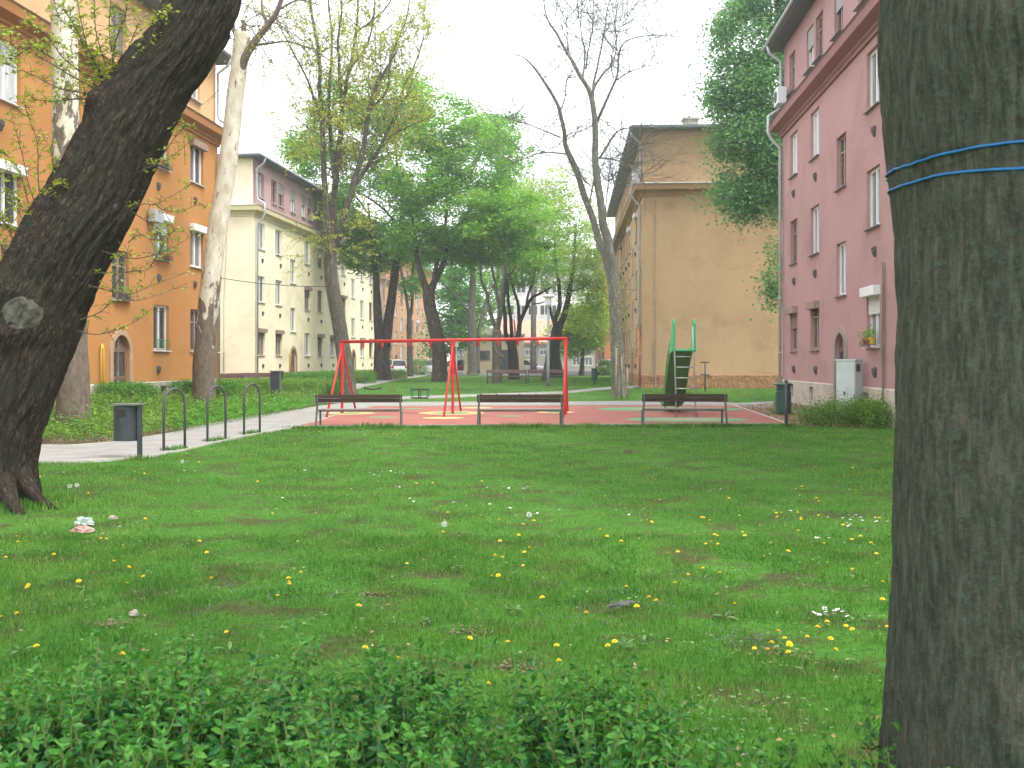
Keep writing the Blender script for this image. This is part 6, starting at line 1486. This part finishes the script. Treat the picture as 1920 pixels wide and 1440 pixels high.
patches = [(700, 890, 26, 8, 12), (760, 885, 30, 6, 14), (745, 910, 45, 6, 10), (960, 915, 35, 4, 18), (885, 898, 15, 3, 5), (1590, 978, 40, 12, 14), (1655, 978, 18, 6, 10), (1545, 1150, 30, 8, 14), (1590, 1152, 15, 6, 5), (665, 812, 30, 6, 12), (690, 808, 25, 4, 8), (130, 884, 22, 3, 7), (560, 885, 60, 18, 8), (410, 875, 50, 12, 7), (500, 930, 70, 25, 7), (1180, 952, 40, 6, 7), (1340, 922, 30, 6, 7), (1480, 950, 40, 15, 8), (1070, 830, 120, 8, 16), (1300, 815, 80, 6, 10), (850, 940, 80, 20, 10), (1010, 960, 40, 12, 6), (1530, 1010, 60, 15, 8), (200, 1000, 40, 10, 3)]
first = True
for cx_, cy_, sx, sy, n in patches:
    for _ in range(int(n*.75)):
        px, py = random.gauss(cx_, sx*.6), random.gauss(cy_, sy*.6)
        if py < 806: continue
        inst([ds, dp], dr_, on_lawn(px, py, .05), random.uniform(0, 6), random.uniform(.8, 1.35), first); first = False
for i, (px, py, lab) in enumerate(((992, 966, 'white dandelion seed head in the middle of the lawn'), (833, 984, 'white dandelion seed head left of the lawn centre'), (131, 912, 'left of two white seed heads beside the leaning trunk'), (144, 910, 'right of two white seed heads beside the leaning trunk'), (342, 866, 'white seed head at the foot of the nearest hoop'))):
    c = on_lawn(px, py, .14); t = thing('dandelion_seed_head', lab, 'flower', c, 'dandelion seed heads'); mb = MB(); mb.tube([c-Vector((0, 0, .02)), c+Vector((.004, 0, .14))], .002, 5); obj('stem', mb, M['stem'], t)
    C = RNG.normal(size=(170, 3)); C /= np.linalg.norm(C, axis=1, keepdims=True); V, Fc = leaves_np(C*.018+np.array([c.x, c.y, .145]), .012, .0, .35, axis=C*3); npmesh('seed_ball', V, Fc, M['puff'], t)
# clover and small broad leaves between the blades
n = 9000; Y = 3.2+RNG.uniform(0, 1, n)**1.4*13; X = RNG.uniform(-.52, .52, n)*Y; k = (np.sin(X*3.1+np.sin(Y*2.3)*2)*np.sin(Y*2.9+X) > .25); X, Y = X[k], Y[k]
V, Fc = leaves_np(np.stack([X, Y, RNG.uniform(.015, .045, len(X))], 1), .022*RNG.uniform(.6, 1.5, len(X)), .7, .85); tag(npmesh('clover', V, Fc, M['lf_ivy']), 'clover and small broad leaves between the grass blades', 'ground cover', kind='stuff')
# leafy weeds
for i, (px, py, lab) in enumerate(((1320, 1082, 'broad leaved weed rosette right of the lawn centre'), (632, 1112, 'broad leaved weed rosette left of the lawn centre'), (966, 1140, 'broad leaved weed in the middle foreground lawn'), (1360, 1152, 'weed rosette beside the purple flowers at the right'), (160, 1100, 'weed rosette in the left foreground lawn'), (40, 1215, 'weed rosette near the lone large dandelion at the left'), (190, 925, 'dark weed clump beside the foot of the leaning trunk'), (430, 1215, 'pale weed rosette behind the left privet shrub'), (1170, 1205, 'weed rosette by the pair of dandelions'), (800, 1160, 'weed rosette in the bare patch'))):
    c = on_lawn(px, py, .03); t = thing('weed_rosette', lab, 'weed', c, 'weeds in the lawn'); n = 16; a = RNG.uniform(0, 6.28, n); A_ = np.stack([np.cos(a), np.sin(a), RNG.uniform(.15, .6, n)], 1)
    V, Fc = leaves_np(np.tile([c.x, c.y, .012], (n, 1))+A_*.012, RNG.uniform(.04, .085, n), .6, .33, 6, axis=A_*3); npmesh('leaves', V, Fc, M['lf_ivy'], t)
# purple ground flowers nobody could count, twigs and dry leaves in the grass
M['violet'] = leafmat('violet_flower', (.10, .06, .14), (.17, .10, .22), (.24, .16, .30), .2)
C = []
for cx_, cy_, sx, sy, n in ((1390, 1195, 50, 14, 150), (440, 1095, 45, 10, 90), (1150, 1110, 50, 14, 80), (530, 1120, 30, 8, 60), (980, 1090, 60, 12, 60), (370, 1145, 50, 12, 50), (700, 1130, 40, 10, 50), (1330, 1080, 60, 10, 40), (1100, 1160, 60, 10, 50), (1240, 1130, 50, 10, 40)):
    for _ in range(n): p = on_lawn(random.gauss(cx_, sx*.7), random.gauss(cy_, sy*.7), .04); C.append((p.x, p.y, random.uniform(.02, .05)))
V, Fc = leaves_np(np.array(C), .012*RNG.uniform(.6, 1.3, len(C)), .4, .8); tag(npmesh('violet_flowers', V, Fc, M['violet']), 'tiny purple flowers low in the grass of the near lawn', 'flowers', kind='stuff')
M['crumb'] = leafmat('soil_crumb', (.07, .055, .03), (.12, .10, .055), (.22, .19, .11), .0, .95)
C = np.concatenate([np.stack([bx_+RNG.normal(0, br_*.9, 130), by_+RNG.normal(0, br_*.6, 130), RNG.uniform(.004, .018, 130)], 1) for bx_, by_, br_ in BARE])
V, Fc = leaves_np(C, .02*RNG.uniform(.5, 1.6, len(C)), .75, .8); tag(npmesh('soil_crumbs', V, Fc, M['crumb']), 'crumbs of bare soil and dead thatch in the worn spots of the lawn', 'soil', kind='stuff')
n = 700; Y = RNG.uniform(3.6, 14, n); X = RNG.uniform(-.5, .5, n)*Y; V, Fc = leaves_np(np.stack([X, Y, RNG.uniform(.01, .035, n)], 1), .028*RNG.uniform(.5, 1.3, n), .6, .6); tag(npmesh('leaf_litter', V, Fc, M['lf_dry']), 'scattered dry leaf bits in the near lawn', 'leaf litter', kind='stuff')
# piece of bark, dead leaf, stone, crumpled bags
def crumple(name, lab, cat_, px, py, sx, sy, sz, mat, seed, group=None, h=.03):
    import bmesh
    bm = bmesh.new(); bmesh.ops.create_icosphere(bm, subdivisions=4, radius=1)
    for v in bm.verts:
        q = v.co*1.6+Vector((seed, 0, 0)); r = 1+.45*noise.noise(q)+.28*abs(noise.noise(q*3.1))*2-.15; v.co = Vector((v.co.x*r*sx, v.co.y*r*sy, max(-.3, v.co.z)*r*sz))
    me = bpy.data.meshes.new(name); bm.to_mesh(me); bm.free(); o = link(name, me, mat); c = on_lawn(px, py, h); o.location = (c.x, c.y, h*.8); tag(o, lab, cat_, group); return o
M['plasticw'] = noisy('crumpled_clear_plastic', (.30, .38, .34), (.52, .57, .55), 18, .28, 60, .5, .006); M['plasticr'] = noisy('crumpled_red_wrapper', (.34, .09, .06), (.50, .38, .33), 16, .35, 60, .5, .006); M['tissue'] = noisy('crumpled_tissue', (.34, .26, .21), (.48, .40, .35), 14, .9, 60, .4, .004)
gl = 'litter lying on the lawn by the leaning tree'
crumple('plastic_bag', 'crumpled pale green plastic bag lying in the grass', 'litter', 158, 978, .085, .06, .055, M['plasticw'], 2.2, gl, .05); crumple('plastic_wrapper', 'crumpled red and white wrapper touching the pale plastic bag', 'litter', 155, 993, .095, .04, .04, M['plasticr'], 5.2, gl); crumple('crumpled_tissue', 'small pinkish crumpled tissue right of the plastic bag', 'litter', 212, 970, .045, .03, .025, M['tissue'], 9.1, gl)
crumple('stone', 'small brownish stone in the left lawn', 'stone', 251, 1149, .028, .02, .022, M['tissue'], 3.3); crumple('stone', 'small dull brown lump on the lawn in front of the right bench', 'stone', 1176, 848, .06, .05, .05, M['soil'], 4.3)
M['barkpiece'] = noisy('grey_bark_piece', (.06, .06, .05), (.13, .125, .11), 14, .9, 40, .7, .01)
o = crumple('bark_piece', 'grey curved piece of bark lying in the right foreground lawn', 'bark', 1162, 1138, .085, .03, .016, M['barkpiece'], 7.7); o.rotation_euler = (0, -.12, .3); o.location.z = .045
c = on_lawn(1387, 1432, .02); V, Fc = leaves_np(np.array([[c.x, c.y, .05]]), .07, .7, .6, 6, axis=np.array([[1., 0, .2]])); tag(npmesh('dead_leaf', V, Fc, M['tissue'], at=(c.x, c.y, .04)), 'pale brown dead leaf at the bottom edge left of the close trunk', 'leaf')

# ---------------- scattering volume added to lift far shadows, in place of lens glare
M['haze'] = bpy.data.materials.new('pale_air'); M['haze'].use_nodes = True; t = M['haze'].node_tree; t.nodes.remove(t.nodes['Principled BSDF'])
pv = t.nodes.new('ShaderNodeVolumePrincipled'); pv.inputs['Color'].default_value = (.93, .96, 1, 1); pv.inputs['Density'].default_value = .0011; pv.inputs['Anisotropy'].default_value = .3
t.links.new(pv.outputs[0], t.nodes['Material Output'].inputs['Volume'])
mb = MB(); mb.box((0, 135, 14), 230, 205, 16); tag(obj('haze', mb, M['haze'], at=(0, 0, 0)), 'thin pale air over the whole park', 'haze', kind='stuff')

# washing on the tan facade
c = E_.W(17.3, .35, 7.0); t = thing('laundry', 'dark and red washing hung out of a window of the tan block', 'laundry', c)
mb = MB(); mb.tube([E_.W(16.6, .0, 7.05), E_.W(16.6, .6, 7.05)], .015, 5); mb.tube([E_.W(18.0, .0, 7.05), E_.W(18.0, .6, 7.05)], .015, 5); mb.tube([E_.W(16.6, .55, 7.05), E_.W(18.0, .55, 7.05)], .006, 4); obj('drying_rack', mb, M['iron'], t)
M['cloth_dark'] = plain('dark_cloth', (.03, .035, .07), .9); M['cloth_red'] = plain('red_cloth', (.30, .05, .05), .9)
for k, (u, m_, h) in enumerate(((16.8, 'cloth_red', .7), (17.2, 'cloth_dark', .9), (17.65, 'cloth_dark', .75))):
    mb = MB()
    for i in range(6):
        for j in range(5): mb.v.append(E_.W(u+.34*i/5, .55+.04*math.sin(i*1.9+k)*(j+1)/5, 7.04-h*j/4))
    for i in range(5):
        for j in range(4): mb.f.append((i*5+j, (i+1)*5+j, (i+1)*5+j+1, i*5+j+1))
    obj('cloth', mb, M[m_], t)
